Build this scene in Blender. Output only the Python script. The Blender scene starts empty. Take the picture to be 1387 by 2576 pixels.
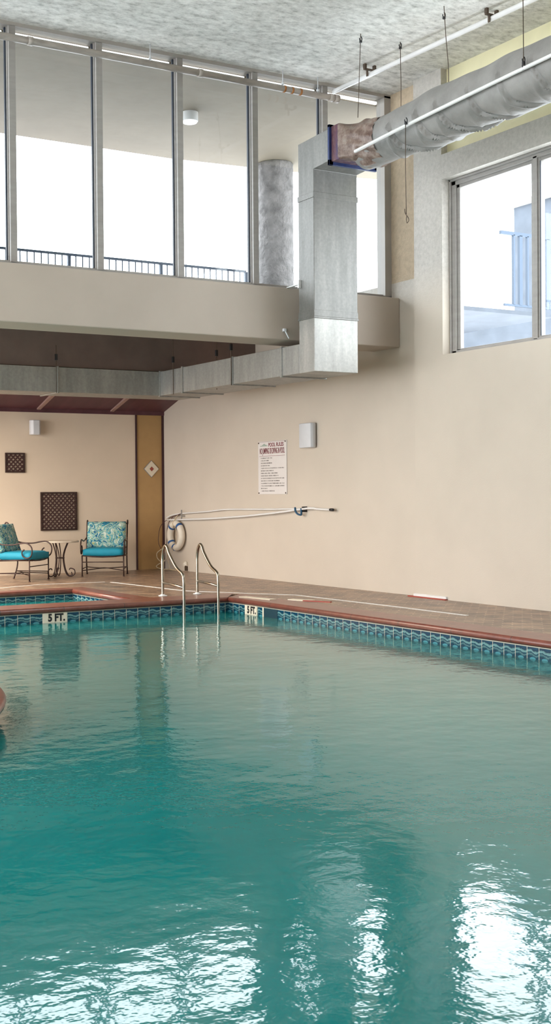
import bpy, bmesh, math, random
from mathutils import Vector, Matrix
random.seed(7)
PI = math.pi
S = bpy.context.scene
COL = S.collection

# ------------------------------------------------------------------ camera
cam_d = bpy.data.cameras.new('camera')
cam = bpy.data.objects.new('camera', cam_d)
COL.objects.link(cam)
S.camera = cam
cam_d.sensor_fit = 'VERTICAL'
cam_d.sensor_height = 24.0
cam_d.lens = 24.0 * 3000.7 / 2576.0
cam_d.shift_x = (693.5 - 450.0) / 2576.0
cam_d.clip_start = 0.05
f_ = 3000.7
dY = Vector((-1660.0, 32.0, -f_)).normalized()
dX = Vector((5426.0, 94.0, -f_))
dX = (dX - dX.dot(dY) * dY).normalized()
dZ = dX.cross(dY)
R3 = Matrix((dX, dY, dZ))
cam.matrix_world = Matrix.Translation((0, 0, 1.40)) @ R3.to_4x4()

# ------------------------------------------------------------------ world, lights, exposure
S.view_settings.view_transform = 'Standard'
S.view_settings.look = 'None'
S.view_settings.exposure = 0.02
S.view_settings.gamma = 1.0
SKY = 8.0
w = bpy.data.worlds.new('overcast_sky')
S.world = w
w.use_nodes = True
bg = w.node_tree.nodes['Background']
bg.inputs[0].default_value = (0.93, 0.97, 1.0, 1)
bg.inputs[1].default_value = SKY


def area_lamp(name, loc, size, energy, color, rot=(0, 0, 0)):
    l = bpy.data.lights.new(name, 'AREA')
    l.shape = 'RECTANGLE'
    l.size, l.size_y = size
    l.energy = energy
    l.color = color
    o = bpy.data.objects.new(name, l)
    o.location = loc
    o.rotation_euler = rot
    COL.objects.link(o)
    return o


area_lamp('hall_fill_light', (1.5, 5.0, 6.6), (6, 6), 150, (1.0, 0.93, 0.84))  # unseen fill lamp added to brighten the hall
area_lamp('seating_area_light', (3.6, 17.0, 2.9), (3.0, 3.0), 620, (1.0, 0.87, 0.72))

# ------------------------------------------------------------------ material helpers


def new_mat(name):
    m = bpy.data.materials.new(name)
    m.use_nodes = True
    nt = m.node_tree
    return m, nt, nt.nodes['Principled BSDF']


def nd(nt, t, **kw):
    n = nt.nodes.new(t)
    for k, v in kw.items():
        setattr(n, k, v)
    return n


def ramp(nt, stops, interp='LINEAR'):
    r = nt.nodes.new('ShaderNodeValToRGB')
    cr = r.color_ramp
    cr.interpolation = interp
    while len(cr.elements) < len(stops):
        cr.elements.new(0.5)
    for e, (p, c) in zip(cr.elements, stops):
        e.position = p
        e.color = (c[0], c[1], c[2], 1)
    return r


def mathn(nt, op, a, b=None, clamp=False):
    n = nt.nodes.new('ShaderNodeMath')
    n.operation = op
    n.use_clamp = clamp
    for i, x in enumerate((a, b)):
        if x is None:
            continue
        if isinstance(x, (int, float)):
            n.inputs[i].default_value = x
        else:
            nt.links.new(x, n.inputs[i])
    return n.outputs[0]


def mixc(nt, fac, a, b):
    n = nt.nodes.new('ShaderNodeMix')
    n.data_type = 'RGBA'
    if isinstance(fac, (int, float)):
        n.inputs[0].default_value = fac
    else:
        nt.links.new(fac, n.inputs[0])
    for i, x in ((6, a), (7, b)):
        if isinstance(x, tuple):
            n.inputs[i].default_value = (x[0], x[1], x[2], 1)
        else:
            nt.links.new(x, n.inputs[i])
    return n.outputs[2]


def noise(nt, scale, detail=4, rough=0.55, mscale=(1, 1, 1), coord='Object'):
    tc = nt.nodes.new('ShaderNodeTexCoord')
    mp = nt.nodes.new('ShaderNodeMapping')
    mp.inputs['Scale'].default_value = mscale
    nt.links.new(tc.outputs[coord], mp.inputs[0])
    n = nt.nodes.new('ShaderNodeTexNoise')
    n.inputs['Scale'].default_value = scale
    n.inputs['Detail'].default_value = detail
    n.inputs['Roughness'].default_value = rough
    nt.links.new(mp.outputs[0], n.inputs['Vector'])
    return n.outputs['Fac']


def bump(nt, p, h, strength=0.3, dist=0.01):
    b = nt.nodes.new('ShaderNodeBump')
    b.inputs['Strength'].default_value = strength
    b.inputs['Distance'].default_value = dist
    nt.links.new(h, b.inputs['Height'])
    nt.links.new(b.outputs[0], p.inputs['Normal'])


def simple(name, c, rough=0.5, metal=0.0, var=0.0, vscale=6, bmp=0.0, bscale=60, bdist=0.003,
           mscale=(1, 1, 1), spec=0.5, bmscale=(1, 1, 1)):
    m, nt, p = new_mat(name)
    p.inputs['Roughness'].default_value = rough
    p.inputs['Metallic'].default_value = metal
    p.inputs['Specular IOR Level'].default_value = spec
    if var > 0:
        nz = noise(nt, vscale, mscale=mscale)
        r = ramp(nt, [(0.3, tuple(x * (1 - var) for x in c)), (0.7, tuple(min(1, x * (1 + var)) for x in c))])
        nt.links.new(nz, r.inputs[0])
        nt.links.new(r.outputs[0], p.inputs['Base Color'])
    else:
        p.inputs['Base Color'].default_value = (c[0], c[1], c[2], 1)
    if bmp > 0:
        bump(nt, p, noise(nt, bscale, 3, mscale=bmscale), bmp, bdist)
    return m


M = {}
M['beige'] = simple('beige_wall_paint', (0.64, 0.54, 0.44), 0.55, var=0.03, vscale=1.5, bmp=0.25, bscale=90, bdist=0.003, bmscale=(1, 1, 2.5))
M['far_beige'] = simple('peach_wall_paint', (0.74, 0.62, 0.49), 0.55, var=0.03, vscale=1.5, bmp=0.25, bscale=90, bdist=0.003, bmscale=(1, 1, 2.5))
M['beam'] = simple('beam_paint', (0.47, 0.40, 0.335), 0.6, var=0.05, vscale=1.2, bmp=0.2, bscale=80, bdist=0.003)
M['tan'] = simple('tan_rough_plaster', (0.47, 0.37, 0.26), 0.8, var=0.10, vscale=16, bmp=0.8, bscale=45, bdist=0.01)
M['mustard'] = simple('mustard_tan_paint', (0.47, 0.29, 0.12), 0.6, var=0.06, vscale=4, bmp=0.3, bscale=80, bdist=0.003)
M['yellow'] = simple('pale_yellow_paint', (0.76, 0.70, 0.45), 0.6, var=0.05, vscale=3)
M['trimdark'] = simple('dark_maroon_wood', (0.045, 0.014, 0.018), 0.45, var=0.2, vscale=8)
M['board'] = simple('maroon_ceiling_boards', (0.10, 0.035, 0.045), 0.5, var=0.25, vscale=5, mscale=(1, 0.2, 1))
M['fascia'] = simple('dark_brown_fascia_paint', (0.15, 0.105, 0.09), 0.6, var=0.12, vscale=3, bmp=0.2, bscale=90)
M['rafter'] = simple('mauve_tan_rafter_wood', (0.36, 0.23, 0.20), 0.55, var=0.12, vscale=8)
M['white'] = simple('white_enamel', (0.78, 0.77, 0.76), 0.35, var=0.03, vscale=8)
M['offwhite'] = simple('offwhite_plastic', (0.62, 0.63, 0.66), 0.4, var=0.03, vscale=8)
M['black'] = simple('black_plastic', (0.015, 0.015, 0.018), 0.4)
M['bluestrap'] = simple('blue_band_fabric', (0.02, 0.10, 0.30), 0.6, var=0.1, vscale=30)
M['navystrap'] = simple('teal_strap', (0.015, 0.08, 0.16), 0.6)
M['rope'] = simple('cream_rope', (0.62, 0.50, 0.34), 0.8, var=0.15, vscale=40)
M['cord'] = simple('dark_cord', (0.07, 0.03, 0.03), 0.6)
M['wire'] = simple('dark_rusty_wire', (0.10, 0.07, 0.05), 0.6, metal=0.4, var=0.3, vscale=20)
M['ringfoam'] = simple('cream_ring_vinyl', (0.76, 0.70, 0.60), 0.45, var=0.05, vscale=10)
M['iron'] = simple('bronze_wrought_iron', (0.055, 0.030, 0.026), 0.38, metal=0.5, var=0.25, vscale=30)
M['steel'] = simple('polished_steel', (0.40, 0.36, 0.30), 0.24, metal=1.0, var=0.06, vscale=8)
M['teal'] = simple('teal_cushion_fabric', (0.005, 0.24, 0.36), 0.7, var=0.12, vscale=5, bmp=0.15, bscale=200)
M['tabletop'] = simple('pale_stone_top', (0.62, 0.54, 0.44), 0.45, var=0.12, vscale=12)
M['frame'] = simple('window_frame_paint', (0.38, 0.35, 0.32), 0.45, var=0.05, vscale=4)
M['frame2'] = simple('grey_aluminium_frame', (0.33, 0.31, 0.29), 0.4, var=0.08, vscale=5, mscale=(1, 1, 4))
M['gasket'] = simple('dark_gasket', (0.03, 0.04, 0.06), 0.5)
M['soffit'] = simple('outdoor_soffit_paint', (0.255, 0.212, 0.155), 0.8, var=0.06, vscale=2, bmp=0.15, bscale=50)
M['stone'] = simple('rough_stone_column', (0.20, 0.19, 0.185), 0.85, var=0.35, vscale=7, bmp=0.8, bscale=14, bdist=0.04)
M['railing'] = simple('blue_grey_railing', (0.045, 0.07, 0.11), 0.5)
M['parapet'] = simple('outdoor_parapet', (0.075, 0.088, 0.11), 0.8, var=0.15, vscale=3)
M['platered'] = simple('red_marker_paint', (0.35, 0.05, 0.03), 0.5)
M['basin'] = simple('pool_plaster', (0.25, 0.5, 0.5), 0.6)
M['ink'] = simple('black_ink', (0.012, 0.012, 0.015), 0.5)
M['redink'] = simple('dark_red_ink', (0.20, 0.035, 0.05), 0.5)
M['greyink'] = simple('grey_ink', (0.20, 0.18, 0.17), 0.6)
M['greenink'] = simple('pale_green_ink', (0.35, 0.42, 0.36), 0.6)
M['signpanel'] = simple('white_sign_sheet', (0.72, 0.68, 0.66), 0.45, var=0.02, vscale=8)
M['plaque'] = simple('cream_tile', (0.76, 0.68, 0.54), 0.3)
M['plaquered'] = simple('brick_red_inlay', (0.30, 0.06, 0.04), 0.5)


def mat_upper_wall():
    m, nt, p = new_mat('wall_right_two_tone')
    tc = nd(nt, 'ShaderNodeTexCoord')
    geo = nd(nt, 'ShaderNodeNewGeometry')
    sx = nd(nt, 'ShaderNodeSeparateXYZ')
    nt.links.new(geo.outputs['Position'], sx.inputs[0])
    fac = mathn(nt, 'MULTIPLY', mathn(nt, 'SUBTRACT', sx.outputs[2], 3.75), 1.6, clamp=True)
    n1 = noise(nt, 22, 6, 0.65)
    up = ramp(nt, [(0.33, (0.42, 0.39, 0.35)), (0.67, (0.53, 0.495, 0.45))])
    nt.links.new(n1, up.inputs[0])
    n2 = noise(nt, 1.3, 3)
    lo = ramp(nt, [(0.3, (0.57, 0.50, 0.42)), (0.7, (0.61, 0.535, 0.45))])
    nt.links.new(n2, lo.inputs[0])
    nt.links.new(mixc(nt, fac, lo.outputs[0], up.outputs[0]), p.inputs['Base Color'])
    p.inputs['Roughness'].default_value = 0.6
    b = nt.nodes.new('ShaderNodeBump')
    b.inputs['Distance'].default_value = 0.006
    nt.links.new(mathn(nt, 'ADD', mathn(nt, 'MULTIPLY', fac, 0.6), 0.2), b.inputs['Strength'])
    nt.links.new(noise(nt, 60, 4), b.inputs['Height'])
    nt.links.new(b.outputs[0], p.inputs['Normal'])
    return m


def mat_ceiling():
    m, nt, p = new_mat('knockdown_ceiling_plaster')
    n1 = noise(nt, 6.5, 9, 0.72, (1, 1.7, 1))
    r = ramp(nt, [(0.34, (0.45, 0.435, 0.40)), (0.46, (0.73, 0.71, 0.67)), (0.60, (0.94, 0.92, 0.88))])
    nt.links.new(n1, r.inputs[0])
    n0 = noise(nt, 1.1, 3)
    r0 = ramp(nt, [(0.3, (0.84, 0.83, 0.81)), (0.7, (1, 1, 1))])
    nt.links.new(n0, r0.inputs[0])
    mx = nd(nt, 'ShaderNodeMix', data_type='RGBA', blend_type='MULTIPLY')
    mx.inputs[0].default_value = 1
    nt.links.new(r.outputs[0], mx.inputs[6])
    nt.links.new(r0.outputs[0], mx.inputs[7])
    nt.links.new(mx.outputs[2], p.inputs['Base Color'])
    p.inputs['Roughness'].default_value = 0.8
    bump(nt, p, n1, 0.7, 0.03)
    return m


def mat_deck():
    m, nt, p = new_mat('brick_paver_deck')
    tc = nd(nt, 'ShaderNodeTexCoord')
    mp = nd(nt, 'ShaderNodeMapping')
    mp.inputs['Rotation'].default_value = (0, 0, PI / 4)
    nt.links.new(tc.outputs['Object'], mp.inputs[0])
    br = nd(nt, 'ShaderNodeTexBrick')
    br.inputs['Scale'].default_value = 1.0
    br.inputs['Brick Width'].default_value = 0.20
    br.inputs['Row Height'].default_value = 0.10
    br.inputs['Mortar Size'].default_value = 0.008
    br.inputs['Color1'].default_value = (0.37, 0.27, 0.20, 1)
    br.inputs['Color2'].default_value = (0.15, 0.09, 0.07, 1)
    br.inputs['Mortar'].default_value = (0.44, 0.36, 0.28, 1)
    br.inputs['Bias'].default_value = -0.1
    nt.links.new(mp.outputs[0], br.inputs['Vector'])
    n1 = noise(nt, 4.5, 6, 0.75)
    r = ramp(nt, [(0.36, (0.45, 0.40, 0.37)), (0.64, (1.25, 1.12, 1.0))])
    nt.links.new(n1, r.inputs[0])
    mx = nd(nt, 'ShaderNodeMix', data_type='RGBA', blend_type='MULTIPLY')
    mx.inputs[0].default_value = 1
    nt.links.new(br.outputs['Color'], mx.inputs[6])
    nt.links.new(r.outputs[0], mx.inputs[7])
    nt.links.new(mx.outputs[2], p.inputs['Base Color'])
    p.inputs['Roughness'].default_value = 0.40
    p.inputs['Coat Weight'].default_value = 0.25
    p.inputs['Coat Roughness'].default_value = 0.28
    h = mathn(nt, 'ADD', mathn(nt, 'MULTIPLY', br.outputs['Fac'], -0.6), mathn(nt, 'MULTIPLY', noise(nt, 25, 4), 0.5))
    bump(nt, p, h, 0.5, 0.006)
    return m


def mat_coping():
    m, nt, p = new_mat('red_brick_coping')
    uv = nd(nt, 'ShaderNodeUVMap')
    sx = nd(nt, 'ShaderNodeSeparateXYZ')
    nt.links.new(uv.outputs[0], sx.inputs[0])
    fr = mathn(nt, 'FRACT', mathn(nt, 'ADD', mathn(nt, 'DIVIDE', sx.outputs[0], 0.84), 0.0))
    joint = mathn(nt, 'LESS_THAN', fr, 0.012)
    n1 = noise(nt, 9, 6, 0.65)
    r = ramp(nt, [(0.3, (0.135, 0.030, 0.020)), (0.7, (0.24, 0.065, 0.042))])
    nt.links.new(n1, r.inputs[0])
    nt.links.new(mixc(nt, joint, r.outputs[0], (0.07, 0.03, 0.025)), p.inputs['Base Color'])
    p.inputs['Roughness'].default_value = 0.38
    p.inputs['Coat Weight'].default_value = 0.5
    p.inputs['Coat Roughness'].default_value = 0.25
    bump(nt, p, noise(nt, 40, 4), 0.2, 0.004)
    return m


def mat_tiles():
    m, nt, p = new_mat('wave_pattern_pool_tile')
    uv = nd(nt, 'ShaderNodeUVMap')
    sx = nd(nt, 'ShaderNodeSeparateXYZ')
    nt.links.new(uv.outputs[0], sx.inputs[0])
    u, v = sx.outputs[0], sx.outputs[1]
    fx = mathn(nt, 'FRACT', u)
    nz = noise(nt, 30, 3)
    wav = mathn(nt, 'SINE', mathn(nt, 'MULTIPLY', fx, 2 * PI))
    wv = mathn(nt, 'ADD', v, mathn(nt, 'MULTIPLY', wav, 0.07))
    wv = mathn(nt, 'ADD', wv, mathn(nt, 'MULTIPLY', mathn(nt, 'SUBTRACT', nz, 0.5), 0.22))
    dk, lt, md = (0.005, 0.035, 0.075), (0.10, 0.22, 0.23), (0.008, 0.075, 0.11)
    r = ramp(nt, [(0.0, (0.006, 0.06, 0.115)), (0.26, dk), (0.30, lt), (0.40, (0.16, 0.33, 0.34)), (0.46, md), (0.52, dk),
                  (0.56, lt), (0.68, md), (0.72, (0.005, 0.035, 0.07)), (1.0, md)])
    nt.links.new(wv, r.inputs[0])
    dx = mathn(nt, 'MULTIPLY', mathn(nt, 'SUBTRACT', fx, 0.5), 3.6)
    dy = mathn(nt, 'MULTIPLY', mathn(nt, 'SUBTRACT', v, 0.86), 7.0)
    d2 = mathn(nt, 'ADD', mathn(nt, 'MULTIPLY', dx, dx), mathn(nt, 'MULTIPLY', dy, dy))
    oval = mathn(nt, 'LESS_THAN', d2, 0.8)
    c1 = mixc(nt, oval, r.outputs[0], (0.06, 0.25, 0.30))
    g1 = mathn(nt, 'LESS_THAN', fx, 0.045)
    g2 = mathn(nt, 'LESS_THAN', v, 0.07)
    g = mathn(nt, 'MAXIMUM', g1, g2)
    nt.links.new(mixc(nt, g, c1, (0.52, 0.50, 0.40)), p.inputs['Base Color'])
    p.inputs['Roughness'].default_value = 0.15
    return m


def mat_metal_sheet(name='galvanised_sheet', light=1.0):
    m, nt, p = new_mat(name)
    n1 = noise(nt, 5, 5, 0.6, (1.6, 1.6, 0.25))
    n2 = noise(nt, 30, 4, 0.6)
    mixn = mathn(nt, 'ADD', mathn(nt, 'MULTIPLY', n1, 0.65), mathn(nt, 'MULTIPLY', n2, 0.35))
    r = ramp(nt, [(0.30, (0.24*light, 0.235*light, 0.22*light)), (0.5, (0.31 * light, 0.305 * light, 0.29 * light)), (0.70, (0.40 * light, 0.39 * light, 0.365 * light))])
    nt.links.new(mixn, r.inputs[0])
    nt.links.new(r.outputs[0], p.inputs['Base Color'])
    p.inputs['Metallic'].default_value = 0.55
    p.inputs['Roughness'].default_value = 0.5
    bump(nt, p, n2, 0.15, 0.004)
    return m


def mat_wrap():
    m, nt, p = new_mat('grey_duct_wrap_fabric')
    n1 = noise(nt, 3, 5, 0.6)
    r = ramp(nt, [(0.3, (0.20, 0.19, 0.18)), (0.7, (0.31, 0.295, 0.28))])
    nt.links.new(n1, r.inputs[0])
    nt.links.new(r.outputs[0], p.inputs['Base Color'])
    p.inputs['Roughness'].default_value = 0.5
    bump(nt, p, noise(nt, 14, 4), 0.35, 0.02)
    return m


def mat_rusty_wrap():
    m, nt, p = new_mat('stained_brown_wrap')
    n1 = noise(nt, 9, 6, 0.7)
    r = ramp(nt, [(0.3, (0.09, 0.045, 0.035)), (0.5, (0.22, 0.15, 0.12)), (0.7, (0.38, 0.32, 0.27))])
    nt.links.new(n1, r.inputs[0])
    nt.links.new(r.outputs[0], p.inputs['Base Color'])
    p.inputs['Roughness'].default_value = 0.4
    bump(nt, p, n1, 0.5, 0.03)
    return m


def mat_foil():
    m, nt, p = new_mat('purple_blue_tarnished_foil')
    n1 = noise(nt, 7, 6, 0.7, (1, 1, 0.35))
    r = ramp(nt, [(0.32, (0.035, 0.03, 0.11)), (0.5, (0.14, 0.06, 0.08)), (0.68, (0.36, 0.24, 0.22))])
    nt.links.new(n1, r.inputs[0])
    nt.links.new(r.outputs[0], p.inputs['Base Color'])
    p.inputs['Roughness'].default_value = 0.3
    p.inputs['Metallic'].default_value = 0.3
    bump(nt, p, n1, 0.4, 0.01)
    return m


def mat_pattern():
    m, nt, p = new_mat('blue_green_scroll_fabric')
    tc = nd(nt, 'ShaderNodeTexCoord')
    n0 = nd(nt, 'ShaderNodeTexNoise')
    n0.inputs['Scale'].default_value = 4
    nt.links.new(tc.outputs['Object'], n0.inputs['Vector'])
    va = nd(nt, 'ShaderNodeVectorMath', operation='SCALE')
    va.inputs[3].default_value = 0.35
    nt.links.new(n0.outputs['Color'], va.inputs[0])
    vb = nd(nt, 'ShaderNodeVectorMath', operation='ADD')
    nt.links.new(tc.outputs['Object'], vb.inputs[0])
    nt.links.new(va.outputs[0], vb.inputs[1])
    vo = nd(nt, 'ShaderNodeTexVoronoi')
    vo.inputs['Scale'].default_value = 7
    nt.links.new(vb.outputs[0], vo.inputs['Vector'])
    wv = nd(nt, 'ShaderNodeTexNoise')
    wv.inputs['Scale'].default_value = 11
    wv.inputs['Detail'].default_value = 3
    nt.links.new(vb.outputs[0], wv.inputs['Vector'])
    s = mathn(nt, 'SINE', mathn(nt, 'MULTIPLY', vo.outputs['Distance'], 24))
    t = mathn(nt, 'ADD', mathn(nt, 'MULTIPLY', s, 0.16), wv.outputs['Fac'])
    r = ramp(nt, [(0.30, (0.004, 0.09, 0.20)), (0.40, (0.01, 0.25, 0.32)), (0.48, (0.20, 0.42, 0.45)), (0.53, (0.60, 0.60, 0.50)),
                  (0.57, (0.27, 0.34, 0.06)), (0.64, (0.01, 0.27, 0.34)), (0.72, (0.55, 0.62, 0.55))])
    nt.links.new(t, r.inputs[0])
    nt.links.new(r.outputs[0], p.inputs['Base Color'])
    p.inputs['Roughness'].default_value = 0.7
    return m


def mat_glass():
    m, nt, p = new_mat('clear_window_glass')
    nt.nodes.remove(p)
    out = [n for n in nt.nodes if n.type == 'OUTPUT_MATERIAL'][0]
    tr = nd(nt, 'ShaderNodeBsdfTransparent')
    tr.inputs[0].default_value = (0.95, 0.97, 0.98, 1)
    gl = nd(nt, 'ShaderNodeBsdfGlossy')
    gl.inputs['Roughness'].default_value = 0.02
    mx = nd(nt, 'ShaderNodeMixShader')
    lw = nd(nt, 'ShaderNodeLayerWeight')
    lw.inputs[0].default_value = 0.5
    pw = mathn(nt, 'POWER', lw.outputs['Facing'], 4.0)
    nt.links.new(mathn(nt, 'ADD', mathn(nt, 'MULTIPLY', pw, 0.45), 0.03), mx.inputs[0])
    nt.links.new(tr.outputs[0], mx.inputs[1])
    nt.links.new(gl.outputs[0], mx.inputs[2])
    nt.links.new(mx.outputs[0], out.inputs[0])
    return m


def mat_water():
    m, nt, p = new_mat('teal_pool_water')
    n0 = noise(nt, 0.35, 3)
    r = ramp(nt, [(0.3, (0.000, 0.150, 0.155)), (0.7, (0.000, 0.195, 0.195))])
    nt.links.new(n0, r.inputs[0])
    nt.links.new(r.outputs[0], p.inputs['Base Color'])
    p.inputs['Roughness'].default_value = 0.06
    p.inputs['IOR'].default_value = 1.47
    fine = noise(nt, 9.0, 3, 0.55)
    mid = noise(nt, 1.9, 2, 0.5, (1, 1.5, 1))
    h = mathn(nt, 'ADD', mathn(nt, 'MULTIPLY', fine, 0.42), mid)
    bump(nt, p, h, 0.12, 0.05)
    return m


def mat_emit(name, c, s):
    m, nt, p = new_mat(name)
    p.inputs['Base Color'].default_value = (c[0], c[1], c[2], 1)
    p.inputs['Emission Color'].default_value = (c[0], c[1], c[2], 1)
    p.inputs['Emission Strength'].default_value = s
    return m


M['wallright'] = mat_upper_wall()
M['ceiling'] = mat_ceiling()
M['deck'] = mat_deck()
M['coping'] = mat_coping()
M['tiles'] = mat_tiles()
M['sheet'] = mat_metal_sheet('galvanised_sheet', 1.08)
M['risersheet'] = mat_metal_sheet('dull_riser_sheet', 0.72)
M['wrap'] = mat_wrap()
M['rustwrap'] = mat_rusty_wrap()
M['foil'] = mat_foil()
M['pattern'] = mat_pattern()
M['glass'] = mat_glass()
M['water'] = mat_water()
M['gap_glow'] = mat_emit('added_gap_glow', (1, 1, 0.98), 1.6)  # added glow for the bright glass gaps, no lamp there
M['diffuser'] = mat_emit('lamp_diffuser', (1, 0.98, 0.94), 0.8)
M['pipe'] = simple('aged_pipe_paint', (0.42, 0.37, 0.33), 0.45, var=0.22, vscale=9, mscale=(0.5, 2, 2))
M['rust'] = simple('orange_rust', (0.35, 0.14, 0.04), 0.8, var=0.3, vscale=30)

# ------------------------------------------------------------------ mesh helpers
XF = {}


def bm_new():
    return bmesh.new()


def box(bm, x0, x1, y0, y1, z0, z1):
    vs = [bm.verts.new((x, y, z)) for x in (x0, x1) for y in (y0, y1) for z in (z0, z1)]
    for q in ((0, 1, 3, 2), (4, 6, 7, 5), (0, 4, 5, 1), (2, 3, 7, 6), (0, 2, 6, 4), (1, 5, 7, 3)):
        bm.faces.new([vs[i] for i in q])
    return vs


def rot_box(bm, center, size, mat3):
    vs = box(bm, -size[0] / 2, size[0] / 2, -size[1] / 2, size[1] / 2, -size[2] / 2, size[2] / 2)
    for v in vs:
        v.co = mat3 @ v.co + Vector(center)


def prism(bm, prof, axis, a0, a1):
    """extrude a 2D polygon along an axis; prof in the two other axes in order"""
    def P(p, a):
        if axis == 'x':
            return (a, p[0], p[1])
        if axis == 'y':
            return (p[0], a, p[1])
        return (p[0], p[1], a)
    A = [bm.verts.new(P(p, a0)) for p in prof]
    B = [bm.verts.new(P(p, a1)) for p in prof]
    n = len(prof)
    for i in range(n):
        bm.faces.new((A[i], A[(i + 1) % n], B[(i + 1) % n], B[i]))
    bm.faces.new(A[::-1])
    bm.faces.new(B)


def catmull(pts, n=6, closed=False):
    P = [Vector(p) for p in pts]
    out = []
    L = len(P)
    rng = range(L if closed else L - 1)
    for i in rng:
        if closed:
            p0, p1, p2, p3 = P[(i - 1) % L], P[i], P[(i + 1) % L], P[(i + 2) % L]
        else:
            p0, p1, p2, p3 = P[max(i - 1, 0)], P[i], P[i + 1], P[min(i + 2, L - 1)]
        for k in range(n):
            t = k / n
            out.append(0.5 * ((2 * p1) + (-p0 + p2) * t + (2 * p0 - 5 * p1 + 4 * p2 - p3) * t * t + (-p0 + 3 * p1 - 3 * p2 + p3) * t ** 3))
    if not closed:
        out.append(P[-1])
    return out


def tube(bm, pts, r, seg=8, closed=False):
    P = [Vector(p) for p in pts]
    n = len(P)
    rr = r if isinstance(r, (list, tuple)) else [r] * n
    rings = []
    up = None
    for i in range(n):
        if closed:
            t = (P[(i + 1) % n] - P[i - 1]).normalized()
        else:
            t = (P[min(i + 1, n - 1)] - P[max(i - 1, 0)]).normalized()
        if up is None:
            up = Vector((0, 0, 1)) if abs(t.z) < 0.9 else Vector((1, 0, 0))
        up = (up - up.dot(t) * t)
        if up.length < 1e-5:
            up = t.orthogonal()
        up.normalize()
        s = t.cross(up)
        rings.append([bm.verts.new(P[i] + rr[i] * (math.cos(2 * PI * k / seg) * up + math.sin(2 * PI * k / seg) * s)) for k in range(seg)])
    m = n if closed else n - 1
    for i in range(m):
        a, b = rings[i], rings[(i + 1) % n]
        for k in range(seg):
            f = bm.faces.new((a[k], a[(k + 1) % seg], b[(k + 1) % seg], b[k]))
            f.smooth = True
    if not closed:
        bm.faces.new(rings[0][::-1])
        bm.faces.new(rings[-1])


def cyl(bm, c, r, h, seg=32, r2=None):
    """vertical cylinder from c (base centre) upward"""
    r2 = r if r2 is None else r2
    c = Vector(c)
    A = [bm.verts.new(c + Vector((r * math.cos(2 * PI * k / seg), r * math.sin(2 * PI * k / seg), 0))) for k in range(seg)]
    B = [bm.verts.new(c + Vector((r2 * math.cos(2 * PI * k / seg), r2 * math.sin(2 * PI * k / seg), h))) for k in range(seg)]
    for k in range(seg):
        f = bm.faces.new((A[k], A[(k + 1) % seg], B[(k + 1) % seg], B[k]))
        f.smooth = True
    bm.faces.new(A[::-1])
    bm.faces.new(B)


def obj(name, bm, mat, parent=None, world=True, bevel=0.0):
    bmesh.ops.recalc_face_normals(bm, faces=bm.faces)
    if parent is not None and world and parent in XF:
        bm.transform(XF[parent].inverted())
    me = bpy.data.meshes.new(name)
    off = None
    if parent is None:
        co = [v.co for v in bm.verts]
        off = Vector(((min(c.x for c in co) + max(c.x for c in co)) / 2, (min(c.y for c in co) + max(c.y for c in co)) / 2, min(c.z for c in co)))
        bm.transform(Matrix.Translation(-off))
    bm.to_mesh(me)
    bm.free()
    me.materials.append(M[mat] if isinstance(mat, str) else mat)
    o = bpy.data.objects.new(name, me)
    COL.objects.link(o)
    if off is not None:
        o.location = off
        XF[o] = Matrix.Translation(off)
    if parent is not None:
        o.parent = parent
        if parent in XF:
            XF[o] = XF[parent]
    if bevel > 0:
        b = o.modifiers.new('bevel', 'BEVEL')
        b.width = bevel
        b.segments = 2
        b.limit_method = 'ANGLE'
    return o


def thing(name, label, cat, loc, rz=0.0, group=None):
    o = bpy.data.objects.new(name, None)
    o.empty_display_size = 0.1
    COL.objects.link(o)
    o.location = loc
    o.rotation_euler = (0, 0, rz)
    XF[o] = Matrix.Translation(loc) @ Matrix.Rotation(rz, 4, 'Z')
    o['label'] = label
    o['category'] = cat
    if group:
        o['group'] = group
    return o


def tag(o, label, cat, group=None):
    o['label'] = label
    o['category'] = cat
    if group:
        o['group'] = group
    return o


def struct(o):
    o['kind'] = 'structure'
    return o


def text_mesh(body, size, bold=0.0, width=None, extrude=0.002):
    """centred text mesh lying in local XY, returned as bmesh"""
    cu = bpy.data.curves.new('lettering', 'FONT')
    cu.body = body
    cu.size = size
    cu.extrude = extrude
    cu.offset = bold
    cu.align_x = 'CENTER'
    cu.align_y = 'CENTER'
    o = bpy.data.objects.new('lettering', cu)
    COL.objects.link(o)
    dg = bpy.context.evaluated_depsgraph_get()
    dg.update()
    me = bpy.data.meshes.new_from_object(o.evaluated_get(dg))
    bm = bmesh.new()
    bm.from_mesh(me)
    bpy.data.objects.remove(o)
    bpy.data.curves.remove(cu)
    bpy.data.meshes.remove(me)
    xs = [v.co.x for v in bm.verts]
    ys = [v.co.y for v in bm.verts]
    cx, cy = (min(xs) + max(xs)) / 2, (min(ys) + max(ys)) / 2
    sc = 1.0
    if width:
        sc = width / (max(xs) - min(xs))
    for v in bm.verts:
        v.co.x = (v.co.x - cx) * sc
        v.co.y -= cy
    return bm


def on_wall(bm, side, pos):
    """side 'back': reads along +X facing -Y. side 'right': reads along -Y facing -X"""
    if side == 'back':
        m = Matrix(((1, 0, 0, 0), (0, 0, -1, 0), (0, 1, 0, 0), (0, 0, 0, 1)))
    else:
        m = Matrix(((0, 0, -1, 0), (-1, 0, 0, 0), (0, 1, 0, 0), (0, 0, 0, 1)))
    bm.transform(Matrix.Translation(pos) @ m)
    return bm


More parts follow.
